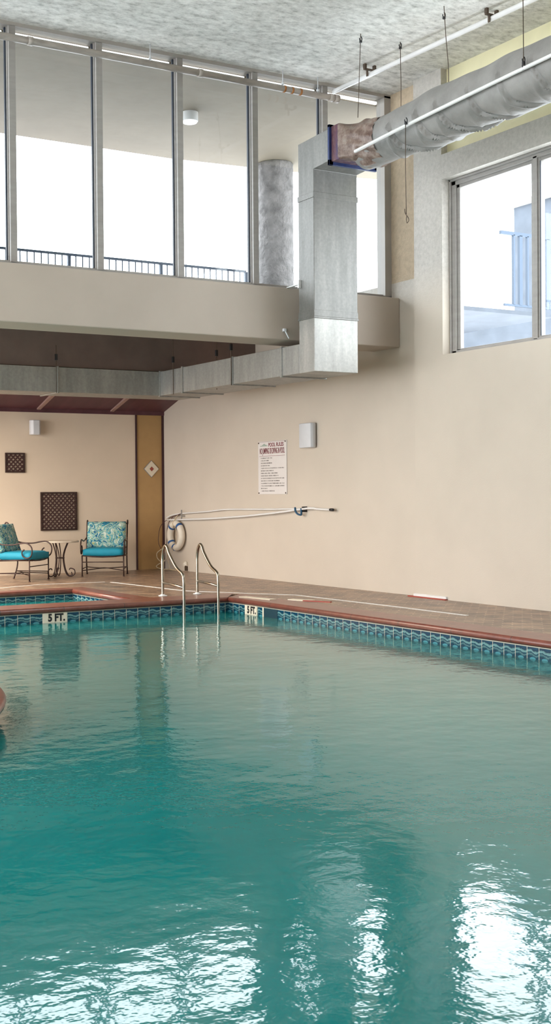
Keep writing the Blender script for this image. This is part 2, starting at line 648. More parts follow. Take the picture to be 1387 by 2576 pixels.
# ------------------------------------------------------------------ structure
XW = 10.42      # near part of the right wall
XF_ = 10.52     # far part of the right wall
YC = 12.98      # clerestory plane
YF = 19.60      # far wall
ZC = 6.82       # ceiling
YT = 13.72      # back tile plane of the pool
XT = 8.34       # right tile plane of the pool
ZW = -0.19      # water level

# floor (pieces around the pool and the spa)
bm = bm_new()
box(bm, XT + 0.42, 10.9, -5, YF + 0.2, -0.3, 0)
box(bm, 7.12 + 0.30, XT + 0.42, YT + 0.34, YF + 0.2, -0.3, 0)
box(bm, -6, 7.42, 16.15 + 0.30, YF + 0.2, -0.3, 0)
box(bm, -6, XT + 0.42, -5, 1.2, -0.3, 0)
struct(obj('floor', bm, 'deck'))

# ceiling of the hall
bm = bm_new()
box(bm, -6, 10.9, -5, YC + 0.1, ZC, ZC + 0.2)
struct(obj('ceiling', bm, 'ceiling'))

# right wall, near part with window opening and recess
bm = bm_new()
WY0, WY1, WZ0, WZ1 = 6.6, 11.79, 3.155, 5.40
RY = 11.80
RZ = 5.715
box(bm, XW, XW + 0.33, -5, 12.34, -0.1, WZ0)
box(bm, XW, XW + 0.33, WY1, 12.34, WZ0, WZ1)
box(bm, XW, XW + 0.33, -5, WY0, WZ0, WZ1)
box(bm, XW, XW + 0.33, -5, 12.34, WZ1, RZ)
box(bm, XW, XW + 0.33, RY, 12.34, RZ, ZC + 0.1)
struct(obj('wall_right', bm, 'wallright'))
bm = bm_new()
box(bm, XW + 0.10, XW + 0.33, -5, RY, RZ, ZC + 0.1)
struct(obj('wall_right_recess', bm, 'yellow'))
bm = bm_new()
box(bm, XF_, XF_ + 0.23, 12.34, YF + 0.2, -0.1, 4.246)
struct(obj('wall_right_rear', bm, 'wallright'))
bm = bm_new()
box(bm, XF_, XF_ + 0.23, 12.34, 13.1, 4.246, ZC + 0.1)
struct(obj('wall_right_panel', bm, 'tan'))

# small threshold block at the foot of the wall step
bm = bm_new()
box(bm, XW - 0.03, XW + 0.02, 11.72, 12.36, 0, 0.045)
struct(obj('baseboard_right', bm, 'white', bevel=0.008))
bm = bm_new()
box(bm, XW - 0.05, XW, 11.72, 12.45, 0.0, 0.014)
struct(obj('trim_3', bm, 'platered'))

# wall behind the viewer
bm = bm_new()
box(bm, -6, 10.9, -5.2, -5, -0.1, ZC + 0.2)
struct(obj('wall_near', bm, 'beige'))
bm = bm_new()
box(bm, -6.2, -6, -5.2, 4.5, -0.1, ZC + 0.2)
struct(obj('wall_left', bm, 'beige'))

# far wall
bm = bm_new()
box(bm, -6, 9.95, YF, YF + 0.2, -0.1, 3.2)
struct(obj('wall_far', bm, 'far_beige'))
bm = bm_new()
box(bm, 9.95, XF_, YF, YF + 0.2, -0.1, 3.2)
struct(obj('wall_far_panel', bm, 'mustard'))
bm = bm_new()
box(bm, 9.935, 9.965, YF - 0.02, YF + 0.01, 0, 2.87)
struct(obj('trim_1', bm, 'trimdark'))
bm = bm_new()
box(bm, XF_ - 0.035, XF_ - 0.001, YF - 0.035, YF + 0.01, 0, 2.87)
struct(obj('trim_2', bm, 'trimdark'))

# sloped timber ceiling of the seating area: boards, rafters, fascia
slope = (3.87 - 2.85) / (16.48 - 19.62)


def zs(y):
    return 2.90 + slope * (y - 19.60)


bm = bm_new()
prism(bm, [(16.48, zs(16.48)), (19.75, zs(19.75)), (19.75, zs(19.75) + 0.12), (16.48, zs(16.48) + 0.12)], 'x', -6, XF_ + 0.05)
rc = struct(obj('ceiling_rear', bm, 'board'))
for i in range(9):
    x = 9.41 - 1.43 * i
    bm = bm_new()
    prism(bm, [(16.50, zs(16.50) - 0.11), (19.58, zs(19.58) - 0.02), (19.58, zs(19.58)), (16.50, zs(16.50))], 'x', x, x + 0.07)
    obj('rafter', bm, 'rafter', rc)
bm = bm_new()
box(bm, -6, XF_, YF - 0.05, YF + 0.02, 2.85, 2.93)
struct(obj('trim_4', bm, 'board'))
bm = bm_new()
box(bm, -6, XF_, 16.40, 16.50, 3.30, 4.0)
struct(obj('wall_rear_fascia', bm, 'fascia'))
bm = bm_new()
box(bm, -6, XF_, 13.3, 16.45, 3.95, 4.05)
struct(obj('ceiling_middle', bm, 'beige'))

# beam under the clerestory
bm = bm_new()
box(bm, -6, XF_, 12.76, 13.32, 3.36, 4.03)
struct(obj('wall_clerestory_beam', bm, 'beam', bevel=0.012))
bm = bm_new()
box(bm, -6, XF_, 12.93, 13.12, 4.03, 4.075)
struct(obj('trim_5', bm, 'frame2'))

# ---- window_1: the clerestory glazing
win1 = bpy.data.objects.new('window_1', None)
COL.objects.link(win1)
win1.location = (7.5, YC, 4.075)
XF[win1] = Matrix.Translation(win1.location)
win1['kind'] = 'structure'
bm = bm_new()
box(bm, -6, XF_, 12.93, 13.10, 6.775, ZC)
box(bm, 10.41, XF_, 12.93, 13.10, 4.07, 6.80)
box(bm, -6, XF_, 12.98, 13.10, 4.07, 4.10)
obj('window_frame', bm, 'frame', win1)
mx_ = [5.015 + 1.10 * k for k in range(-9, 5)]
mx_ = [x for x in mx_ if x < 10]
for x in mx_:
    bm = bm_new()
    box(bm, x - 0.035, x + 0.045, 12.93, 13.08, 4.07, 6.78)
    box(bm, x - 0.045, x - 0.02, 12.97, 13.06, 4.07, 6.78)
    mu = obj('mullion', bm, 'frame2', win1)
    bm = bm_new()
    box(bm, x - 0.062, x - 0.044, 13.00, 13.03, 4.09, 6.77)
    obj('gasket', bm, 'gasket', mu)
edges = [-6] + mx_ + [10.45]
for a, b in zip(edges[:-1], edges[1:]):
    bm = bm_new()
    box(bm, a + 0.03, b - 0.03, 13.012, 13.018, 4.09, 6.78)
    obj('glass_pane', bm, 'glass', win1)

# ---- window_2: the side window in the right wall
win2 = bpy.data.objects.new('window_2', None)
COL.objects.link(win2)
win2.location = (10.62, 9.2, WZ0)
XF[win2] = Matrix.Translation(win2.location)
win2['kind'] = 'structure'
bm = bm_new()
for (y0, y1, z0, z1) in ((WY1 - 0.10, WY1, WZ0, WZ1), (WY0, WY0 + 0.1, WZ0, WZ1), (WY0, WY1, WZ1 - 0.08, WZ1), (WY0, WY1, WZ0, WZ0 + 0.05)):
    box(bm, 10.56, 10.66, y0, y1, z0, z1)
for (y0, y1, z0, z1) in ((WY1 - 0.15, WY1 - 0.08, WZ0, WZ1), (WY0, WY1, WZ1 - 0.12, WZ1 - 0.07), (WY0, WY1, WZ0 + 0.03, WZ0 + 0.07)):
    box(bm, 10.585, 10.645, y0, y1, z0, z1)
for (y0, y1, z0, z1) in ((WY1 - 0.03, WY1, WZ0, WZ1), (WY0, WY1, WZ1 - 0.03, WZ1)):
    box(bm, 10.535, 10.57, y0, y1, z0, z1)
obj('window_frame', bm, 'frame2', win2, bevel=0.006)
for yc in (10.33, 8.75, 7.3):
    bm = bm_new()
    box(bm, 10.56, 10.66, yc - 0.035, yc + 0.035, WZ0 + 0.03, WZ1 - 0.05)
    box(bm, 10.58, 10.65, yc - 0.075, yc + 0.075, WZ0 + 0.03, WZ1 - 0.05)
    mu = obj('mullion', bm, 'frame2', win2, bevel=0.006)
    bm = bm_new()
    box(bm, 10.574, 10.581, yc - 0.079, yc - 0.068, WZ0 + 0.07, WZ1 - 0.12)
    obj('gasket', bm, 'gasket', mu)
ys_ = [WY1 - 0.12, 10.33, 8.75, 7.3, WY0 + 0.1]
for a, b in zip(ys_[:-1], ys_[1:]):
    bm = bm_new()
    box(bm, 10.612, 10.618, b + 0.05, a - 0.02, WZ0 + 0.05, WZ1 - 0.1)
    obj('glass_pane', bm, 'glass', win2)

# ------------------------------------------------------------------ outdoors
bm = bm_new()
prism(bm, [(-8, 13.1), (13.5, 13.1), (13.5, 16.0), (12.0, 16.30), (10.4, 16.50), (9.1, 16.63), (6.2, 16.6), (-8, 16.6)], 'z', 6.70, 7.0)
struct(obj('ceiling_outdoor', bm, 'soffit'))
bm = bm_new()
box(bm, -8, 14, 13.33, 17.2, 4.06, 4.12)
struct(obj('floor_walkway', bm, 'parapet'))

t = thing('stone_column', 'thick round rough stone column outside the fifth clerestory pane', 'column', (10.76, 16.15, 4.12))
bm = bm_new()
seg = 40
rows = 40
ringv = []
for j in range(rows + 1):
    z = 4.12 + 2.575 * j / rows
    ringv.append([bm.verts.new((10.76 + (0.288 + 0.006 * math.sin(k * 2.3 + j * 1.1) + 0.005 * random.random()) * math.cos(2 * PI * k / seg),
                                16.15 + (0.288 + 0.006 * math.sin(k * 2.3 + j * 1.1) + 0.005 * random.random()) * math.sin(2 * PI * k / seg), z)) for k in range(seg)])
for j in range(rows):
    for k in range(seg):
        f = bm.faces.new((ringv[j][k], ringv[j][(k + 1) % seg], ringv[j + 1][(k + 1) % seg], ringv[j + 1][k]))
        f.smooth = True
bm.faces.new(ringv[-1])
obj('shaft', bm, 'stone', t)

t = thing('ceiling_light', 'round white drum light on the outdoor soffit behind the fourth clerestory pane from the left', 'light', (8.25, 14.5, 6.56))
bm = bm_new()
cyl(bm, (8.25, 14.5, 6.575), 0.115, 0.125, 40)
obj('housing', bm, 'white', t, bevel=0.004)
bm = bm_new()
cyl(bm, (8.25, 14.5, 6.555), 0.095, 0.022, 40, 0.108)
obj('diffuser', bm, 'diffuser', t)

# walkway railing beyond the clerestory
t = thing('walkway_railing', 'blue-grey balcony railing outside along the clerestory windows', 'railing', (7.5, 16.9, 4.12))
bm = bm_new()
box(bm, -6, 10.66, 16.88, 16.92, 5.07, 5.105)
obj('top_rail', bm, 'railing', t)
bm = bm_new()
box(bm, -6, 10.66, 16.885, 16.915, 4.22, 4.25)
obj('bottom_rail', bm, 'railing', t)
k = 0
x = 10.66
pi_ = 0
while x > 3.4:
    post = (pi_ % 14 == 0)
    bm = bm_new()
    wd = 0.024 if post else 0.008
    box(bm, x - wd, x + wd, 16.9 - wd, 16.9 + wd, 4.12 if post else 4.25, 5.08)
    obj('post' if post else 'baluster', bm, 'railing', t)
    x -= 0.1145
    pi_ += 1

# balcony seen through the side window
t = thing('balcony_railing', 'blurred blue balcony railing of upright bars outside the side window', 'railing', (16.3, 15.5, 4.6))
bm = bm_new()
box(bm, 15.02, 18.0, 15.48, 15.53, 5.87, 5.93)
obj('top_rail', bm, 'railing', t)
bm = bm_new()
box(bm, 15.1, 18.0, 15.485, 15.52, 4.63, 4.67)
obj('bottom_rail', bm, 'railing', t)
for i, x in enumerate([15.33, 15.49, 15.66, 15.82, 15.98, 16.15, 16.32, 16.5, 16.7, 16.9]):
    bm = bm_new()
    wd = 0.035 if i % 4 == 1 else 0.018
    box(bm, x - wd, x + wd, 15.48, 15.53, 4.66, 5.88)
    obj('post' if i % 4 == 1 else 'baluster', bm, 'railing', t)
bm = bm_new()
box(bm, 13.6, 18.2, 15.45, 15.7, 3.2, 4.55)
tag(obj('parapet_wall', bm, 'parapet', bevel=0.02), 'low pale blue-grey parapet wall below the balcony outside the side window', 'wall')
t = thing('neighbouring_building', 'hazy blue-grey building block rising behind the balcony outside the side window', 'building', (21.8, 17.4, 3))
bm = bm_new()
box(bm, 19.6, 24.0, 15.0, 19.8, 3.0, 7.72)
obj('building_wall', bm, 'parapet', t)
bm = bm_new()
box(bm, 19.5, 24.1, 14.9, 19.9, 7.72, 7.84)
obj('roof_edge', bm, 'frame2', t)

# added glowing strips, one per pane, for the bright glass gaps above the pipe
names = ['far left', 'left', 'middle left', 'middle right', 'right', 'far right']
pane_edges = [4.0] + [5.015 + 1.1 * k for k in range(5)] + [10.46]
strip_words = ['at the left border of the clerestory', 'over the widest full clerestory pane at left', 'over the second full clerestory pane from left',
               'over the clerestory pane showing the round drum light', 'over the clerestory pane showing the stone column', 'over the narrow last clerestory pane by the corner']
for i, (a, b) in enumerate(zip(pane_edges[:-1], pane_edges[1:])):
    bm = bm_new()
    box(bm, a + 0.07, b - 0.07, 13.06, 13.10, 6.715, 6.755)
    o = obj('glow_strip', bm, 'gap_glow', bevel=0.008)
    tag(o, 'slim white strip added to glow as the bright glass gap ' + strip_words[i], 'light', 'added glow strips along the window head')

# ------------------------------------------------------------------ pool


def coping(name, p0, p1, inward, width, flip=1, mitre0=0.0, mitre1=0.0):
    """bullnose coping strip; p0->p1 inner edge line, inward = unit 2D vector pointing to the water"""
    bm = bm_new()
    uvl = bm.loops.layers.uv.new('UVMap')
    p0, p1 = Vector(p0), Vector(p1)
    d = (p1 - p0)
    L = d.length
    d.normalize()
    iw = Vector(inward)
    r = 0.034
    prof = [(-width, -0.1), (-width, 0.002), (-r, 0.002)]
    for k in range(1, 9):
        a = PI * k / 8
        prof.append((-r + r * math.sin(a), -r + 0.002 + r * math.cos(a)))
    prof.append((-0.06, -0.07))
    prof.append((-0.06, -0.1))
    A, B = [], []
    for (s, z) in prof:
        q0 = p0 + iw * s - d * (-s) * mitre0
        q1 = p1 + iw * s + d * (-s) * mitre1
        A.append(bm.verts.new((q0.x, q0.y, z)))
        B.append(bm.verts.new((q1.x, q1.y, z)))
    n = len(prof)
    for i in range(n):
        j = (i + 1) % n
        fc = bm.faces.new((A[i], A[j], B[j], B[i]))
        fc.smooth = 2 <= i < n - 3
        for lp in fc.loops:
            v = lp.vert.co
            lp[uvl].uv = ((Vector((v.x, v.y)) - p0).dot(d), v.z)
    bm.faces.new(A[::-1])
    bm.faces.new(B)
    return struct(obj(name, bm, 'coping'))


IX, IY = XT - 0.03, YT - 0.035      # inner edges of the coping
coping('pool_coping_right', (IX, 0.9), (IX, IY), (-1, 0), 0.44, mitre1=1.0 * 0.0 + 0.84)
coping('pool_coping_rear', (-5.0, IY), (IX, IY), (0, -1), 0.56, mitre1=0.78)
# spa edges
coping('spa_coping_right', (7.12, 14.25), (7.12, 16.15), (-1, 0), 0.30, mitre1=1.0)
coping('spa_coping_rear', (-5.0, 16.15), (7.12, 16.15), (0, -1), 0.30, mitre1=1.0)


def tile_band(name, p0, p1, tile, off=0.0, z0=-0.068, zb=-0.26):
    bm = bm_new()
    uvl = bm.loops.layers.uv.new('UVMap')
    a = [bm.verts.new((p0[0], p0[1], z0)), bm.verts.new((p1[0], p1[1], z0)), bm.verts.new((p1[0], p1[1], zb)), bm.verts.new((p0[0], p0[1], zb))]
    L = (Vector(p1) - Vector(p0)).length
    fc = bm.faces.new(a)
    vb = (z0 - zb) / 0.14
    for lp, uv in zip(fc.loops, ((off, 0), (off + L / tile, 0), (off + L / tile, vb), (off, vb))):
        lp[uvl].uv = uv
    ex = bmesh.ops.extrude_face_region(bm, geom=[fc])
    dv = Vector(p1) - Vector(p0)
    nrm = Vector((dv.y, -dv.x)).normalized() * 0.06
    if name.endswith('right') or name.endswith('rear'):
        pass
    for v in [g for g in ex['geom'] if isinstance(g, bmesh.types.BMVert)]:
        v.co += Vector((-nrm.x, -nrm.y, 0))
    return struct(obj(name, bm, 'tiles'))


tile_band('pool_tiles_rear', (5.645 - 60 * 0.165, YT), (XT, YT), 0.165)
tile_band('pool_tiles_right', (XT, YT), (XT, 0.9), 0.152, off=1 - ((13.72 - 13.30) / 0.152) % 1)
tile_band('spa_tiles_rear', (-5.0, 16.19), (7.15, 16.19), 0.152)
tile_band('spa_tiles_right', (7.15, 16.19), (7.15, 14.2), 0.152)

bm = bm_new()
box(bm, -5, 8.8, 0.9, 14.3, -1.7, -1.6)
box(bm, XT, 8.8, 0.9, 14.3, -1.6, -0.26)
box(bm, -5, 8.8, YT, 14.2, -1.6, -0.26)
struct(obj('pool_basin', bm, 'basin'))

bm = bm_new()
vs = [bm.verts.new(p) for p in ((-5, 0.9, ZW), (XT + 0.03, 0.9, ZW), (XT + 0.03, YT + 0.03, ZW), (-5, YT + 0.03, ZW))]
bm.faces.new(vs)
wtr = obj('pool_water', bm, 'water')
tag(wtr, 'teal green rippled water filling the large swimming pool', 'water')
wtr['kind'] = 'stuff'
bm = bm_new()
vs = [bm.verts.new(p) for p in ((-5, 14.1, -0.15), (7.18, 14.1, -0.15), (7.18, 16.22, -0.15), (-5, 16.22, -0.15))]
bm.faces.new(vs)
wtr = obj('spa_water', bm, 'water')
tag(wtr, 'pale teal water in the small spa behind the pool edge', 'water')
wtr['kind'] = 'stuff'

# rounded island at the left border
RI = 2.8
tc_ = Vector((2.985, 7.93))
ic = tc_ - RI * Vector((0.938, -0.347))
isl = bpy.data.objects.new('pool_island', None)
COL.objects.link(isl)
isl.location = (ic.x, ic.y, -1.6)
XF[isl] = Matrix.Translation(isl.location)
tag(isl, 'rounded red brick coped island jutting in at the left border of the pool', 'pool island')
bm = bm_new()
uvl = bm.loops.layers.uv.new('UVMap')
seg = 96
prof = [(0.05, 0.004), (RI - 0.30, 0.004), (RI - 0.045, 0.0), (RI - 0.015, -0.012), (RI, -0.035), (RI - 0.008, -0.06), (RI - 0.05, -0.075), (RI - 0.1, -0.075)]
rg = [[bm.verts.new((ic.x + r * math.cos(2 * PI * k / seg), ic.y + r * math.sin(2 * PI * k / seg), z)) for k in range(seg)] for r, z in prof]
for j in range(len(prof) - 1):
    for k in range(seg):
        k2 = (k + 1) % seg
        fc = bm.faces.new((rg[j][k], rg[j][k2], rg[j + 1][k2], rg[j + 1][k]))
        fc.smooth = j > 1
        for lp, kk in zip(fc.loops, (k, k + 1, k + 1, k)):
            lp[uvl].uv = (kk * 0.14, 0)
bm.faces.new(rg[0][::-1])
obj('coping', bm, 'coping', isl)
bm = bm_new()
cyl(bm, (ic.x, ic.y, 0.0), RI - 0.32, 0.012, 96)
obj('paved_top', bm, 'deck', isl)
bm = bm_new()
uvl = bm.loops.layers.uv.new('UVMap')
r = RI - 0.05
A = [bm.verts.new((ic.x + r * math.cos(2 * PI * k / seg), ic.y + r * math.sin(2 * PI * k / seg), -0.06)) for k in range(seg)]
B = [bm.verts.new((ic.x + r * math.cos(2 * PI * k / seg), ic.y + r * math.sin(2 * PI * k / seg), -0.5)) for k in range(seg)]
for k in range(seg):
    k2 = (k + 1) % seg
    fc = bm.faces.new((A[k], A[k2], B[k2], B[k]))
    fc.smooth = True
    for lp, (kk, vv) in zip(fc.loops, ((k, 0), (k + 1, 0), (k + 1, 3), (k, 3))):
        lp[uvl].uv = (kk * 0.8, vv)
obj('tile_band', bm, 'tiles', isl)

# channel drain (white line in the pavers)
bm = bm_new()


def flat_strip(bm, pts, w, z0, z1):
    P = [Vector(p) for p in pts]
    L, Rr = [], []
    for i, p in enumerate(P):
        d = (P[min(i + 1, len(P) - 1)] - P[max(i - 1, 0)]).normalized()
        n = Vector((-d.y, d.x)) * w / 2
        L.append(p + n)
        Rr.append(p - n)
    poly = L + Rr[::-1]
    n = len(P)
    top = [bm.verts.new((q.x, q.y, z1)) for q in L], [bm.verts.new((q.x, q.y, z1)) for q in Rr]
    bot = [bm.verts.new((q.x, q.y, z0)) for q in L], [bm.verts.new((q.x, q.y, z0)) for q in Rr]
    for i in range(n - 1):
        bm.faces.new((top[0][i], top[0][i + 1], top[1][i + 1], top[1][i]))
        bm.faces.new((top[0][i], bot[0][i], bot[0][i + 1], top[0][i + 1]))
        bm.faces.new((top[1][i], top[1][i + 1], bot[1][i + 1], bot[1][i]))
    bm.faces.new((top[0][0], top[1][0], bot[1][0], bot[0][0]))
    bm.faces.new((top[0][-1], bot[0][-1], bot[1][-1], top[1][-1]))


flat_strip(bm, [(8.22, 17.1), (8.36, 14.95), (8.9, 14.0), (9.26, 13.46), (9.31, 11.7), (9.31, 10.15)], 0.045, -0.01, 0.004)
tag(obj('channel_drain', bm, 'white'), 'long white channel drain line set in the pavers along the right wall', 'drain')
bm = bm_new()
flat_strip(bm, [(4.5, 16.9), (6.3, 16.98), (7.1, 17.3), (8.15, 17.2)], 0.05, -0.01, 0.003)
tag(obj('channel_drain', bm, 'white'), 'white channel drain line in the pavers before the chairs behind the spa', 'drain')

# flat deck markers on the coping
for i, (pts, mt, lb) in enumerate([
    ([(8.50, 13.62), (8.60, 13.02)], 'plaque', 'flat cream marker tile on the coping just above the skimmer'),
    ([(8.80, 12.92), (8.93, 12.60)], 'plaque', 'flat cream marker tile on the coping nearer the right wall'),
    ([(8.83, 12.66), (9.0, 12.30)], 'platered', 'thin red marker strip on the pavers beside the cream tile')]):
    bm = bm_new()
    flat_strip(bm, pts, 0.13 if mt == 'plaque' else 0.05, -0.005, 0.010 + 0.001 * i)
    tag(obj('deck_marker', bm, mt), lb, 'deck marker')

# 5 FT. markers on the tile line
for side, pos, wd, lb in (('back', Vector((5.81, YT - 0.001, -0.128)), 0.33, 'cream and black 5 FT. depth marker tile on the rear pool edge'),
                          ('right', Vector((XT - 0.001, 13.15, -0.128)), 0.30, 'cream and black 5 FT. depth marker tile beside the skimmer on the right pool edge')):
    t = thing('depth_marker', lb, 'depth marker', tuple(pos))
    for sgn in (-1, 1):
        bm = bm_new()
        box(bm, sgn * wd / 4 - wd / 4 + 0.003, sgn * wd / 4 + wd / 4 - 0.003, -0.09, 0.056, -0.001, 0.006)
        obj('marker_tile', on_wall(bm, side, pos), 'plaque', t)
    for body, cx, wid in (('5', -0.20, 0.16), ('FT.', 0.20, 0.36)):
        bm = text_mesh(body, 0.125, 0.006, wid * wd * 1.0 if body == '5' else 0.42 * wd, 0.001)
        bm.transform(Matrix.Translation((cx * wd, 0.0, 0.0075)))
        obj('lettering', on_wall(bm, side, pos), 'ink', t)

# skimmer
t = thing('skimmer', 'dark skimmer mouth with pale jamb set in the right tile line', 'skimmer', (XT, 12.7, -0.13))
bm = bm_new()
box(bm, XT - 0.004, XT + 0.02, 12.53, 12.84, -0.26, -0.075)
obj('mouth', bm, simple('dark_teal_opening', (0.004, 0.035, 0.055), 0.4), t)
bm = bm_new()
box(bm, XT - 0.008, XT + 0.02, 12.84, 12.87, -0.26, -0.07)
obj('jamb', bm, 'plaque', t)

# ------------------------------------------------------------------ grab rails
for (xf, yf, xb, lb) in ((7.587, 13.6, 7.68, 'polished steel pool grab rail with crossbar, left one in front of the life ring'),
                         (8.110, 13.6, 8.225, 'polished steel pool grab rail with crossbar, right one nearer the pool corner')):
    yb = 14.36
    t = thing('grab_rail', lb, 'grab rail', (xb, yb, 0), group=None)

    def L(y, z):
        k = (yb - y) / (yb - yf)
        return (xb + (xf - xb) * k, y, z)
    pts = [L(yb, 0.0), L(yb, 0.2), L(yb, 0.42), L(yb - 0.005, 0.53), L(yb - 0.05, 0.645), L(yb - 0.12, 0.695), L(yb - 0.19, 0.665),
           L(yb - 0.26, 0.585), L(yb - 0.50, 0.42), L(yf + 0.05, 0.345), L(yf + 0.005, 0.27), L(yf, 0.12), L(yf, -0.1), L(yf, -0.5)]
    bm = bm_new()
    tube(bm, catmull(pts, 6), 0.0215, 14)
    obj('rail', bm, 'steel', t)
    bm = bm_new()
    tube(bm, [L(yb, 0.185), L((yb + yf) / 2, 0.18), L(yf, 0.17)], 0.017, 12)
    obj('crossbar', bm, 'steel', t)
    bm = bm_new()
    c = L(yb, 0.002)
    cyl(bm, c, 0.062, 0.012, 28, 0.055)
    cyl(bm, (c[0], c[1], 0.012), 0.036, 0.016, 24, 0.026)
    obj('escutcheon', bm, 'white', t)

# ------------------------------------------------------------------ sheet metal duct
XD0, XD1 = 8.71, 9.385
t = thing('air_duct', 'large rectangular galvanised sheet metal duct with vertical riser and long horizontal run', 'duct', (9.04, 12.4, 2.91))
bm = bm_new()
box(bm, XD0, XD1, 12.213, 12.545, 3.61, 5.10)
ris = obj('riser', bm, 'risersheet', t, bevel=0.006)
bm = bm_new()
box(bm, XD0 - 0.008, XD1 + 0.008, 12.205, 12.553, 5.075, 5.145)
obj('joint_band', bm, 'risersheet', ris, bevel=0.003)
bm = bm_new()
box(bm, XD0 - 0.010, XD1 + 0.010, 12.203, 12.555, 3.575, 3.60)
box(bm, XD0 - 0.004, XD1 + 0.004, 12.208, 12.55, 3.60, 3.68)
obj('joint_band', bm, 'risersheet', ris, bevel=0.003)
bm = bm_new()
box(bm, XD0, XD1, 12.213, 12.545, 2.912, 3.59)
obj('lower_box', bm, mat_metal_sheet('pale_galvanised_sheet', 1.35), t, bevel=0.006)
bm = bm_new()
prism(bm, [(12.545, 5.12), (12.213, 5.12), (12.213, 5.425), (11.88, 5.445), (11.88, 5.835), (12.545, 5.805)], 'x', XD0 + 0.002, XD1)
obj('elbow', bm, 'risersheet', t, bevel=0.005)
# run along the right wall direction, sections
ylist = [12.545, 12.95, 14.17, 15.60, 16.32]
for i, (a, b) in enumerate(zip(ylist[:-1], ylist[1:])):
    bm = bm_new()
    box(bm, XD0, XD1 + 0.02, a, b, 2.915, 3.285)
    sc = obj('horizontal_section', bm, 'sheet', t, bevel=0.004)
    bm = bm_new()
    box(bm, XD0 - 0.014, XD1 + 0.034, b - 0.02, b + 0.02, 2.898, 3.298)
    obj('joint_flange', bm, 'sheet', sc, bevel=0.002)
xl = [XD0 + 0.02, 7.0, 5.3, 3.6, 1.9, 0.2]
for i, (a, b) in enumerate(zip(xl[:-1], xl[1:])):
    bm = bm_new()
    x0, x1 = b, a
    if i == 0:
        x1 = XD1 + 0.02
    box(bm, x0, x1, 16.32, 16.39 if i else 16.39, 2.915, 3.285)
    box(bm, x0, x1 if i == 0 else x1, 16.39, 16.98, 2.915, 3.285)
    sc = obj('horizontal_section', bm, 'sheet', t, bevel=0.004)
    bm = bm_new()
    box(bm, b - 0.014, b + 0.014, 16.305, 16.99, 2.90, 3.297)
    obj('joint_flange', bm, 'sheet', sc, bevel=0.002)

bm = bm_new()
rot_box(bm, (8.695, 12.64, 4.035), (0.035, 0.26, 0.012), Matrix.Identity(3))
box(bm, 8.68, 8.71, 12.50, 12.53, 3.99, 4.09)
tag(obj('strap_bracket', bm, 'white'), 'small white strap bracket tying the duct riser to the window ledge', 'bracket')
bm = bm_new()
tube(bm, [(8.62, 12.73, 3.47), (8.645, 12.68, 3.37)], 0.009, 8)
box(bm, 8.60, 8.635, 12.72, 12.76, 3.465, 3.50)
tag(obj('beam_clip', bm, 'offwhite'), 'small white clip at the beam corner left of the riser', 'clip')

# hanger rods of the lower duct
for (x, y, z1, lb) in ((6.96, 16.28, 3.60, 'thin dark hanger rod on the left part of the horizontal duct'),
                       (8.69, 15.85, 3.95, 'thin dark hanger rod just right of the duct corner'),
                       (8.86, 14.85, 3.95, 'thin dark hanger rod in the middle of the receding duct'),
                       (8.69, 14.17, 3.95, 'thin dark hanger rod at the joint flange of the receding duct')):
    t = thing('hanger_rod', lb, 'hanger rod', (x, y, 2.9), group=None)
    bm = bm_new()
    tube(bm, [(x, y, 2.9), (x, y, z1)], 0.006, 8)
    obj('rod', bm, 'wire', t)
    bm = bm_new()
    box(bm, x - 0.017, x + 0.017, y - 0.015, y + 0.015, 3.38, 3.47)
    obj('fastener', bm, 'black', t)

# ------------------------------------------------------------------ wrapped round duct
t = thing('wrapped_duct', 'fat round duct wrapped in wrinkled grey fabric running high along the right wall', 'duct', (9.06, 8.0, 5.25))
bm = bm_new()
ny = 420
Y0, Y1 = 11.60, 2.8
pins = [10.85, 10.35, 10.02, 9.54, 9.06, 8.62, 8.18, 7.7, 7.1, 6.4, 5.7]
sg = 96
prng = random.Random(5)
pinpar = [(prng.uniform(0.12, 0.34), prng.uniform(0.7, 1.3), prng.uniform(0.35, 0.62), prng.uniform(-0.06, 0.06)) for _ in pins]


def duct_r(th, y):
    s = min(1, max(0, (11.35 - y) / 1.0))
    r = 0.252 + 0.045 * s
    r += 0.008 * math.sin(y * 5.1) + 0.005 * math.sin(y * 11 + 2)
    d = th / PI                       # 0 at rail (camera side), 1 at far side
    for p, (kk, am, dend, ds) in zip(pins, pinpar):
        if abs(y - p) > 1.0:
            continue
        dd = max(0, d)
        env = (1 if d > 0 else math.exp(-(d / 0.05) ** 2)) * math.exp(-max(0, dd - dend) ** 2 / 0.008)
        bend = kk * dd + 0.9 * max(0, dd - 0.30)
        for (of, a_, w_) in ((0.0, 0.036, 0.015), (0.035, -0.032, 0.018), (-0.05, -0.018, 0.03)):
            yc = p - bend - of * (0.5 + dd * 3)
            r += am * a_ * env * math.exp(-((y - yc) / (w_ * (0.7 + 1.5 * dd))) ** 2)
        yc2 = p + 0.10 * dd + ds * dd
        r += am * 0.018 * env * math.exp(-((y - yc2) / 0.02) ** 2)
    # sagging underside
    r += 0.014 * math.exp(-((d - 0.5) / 0.2) ** 2)
    return r


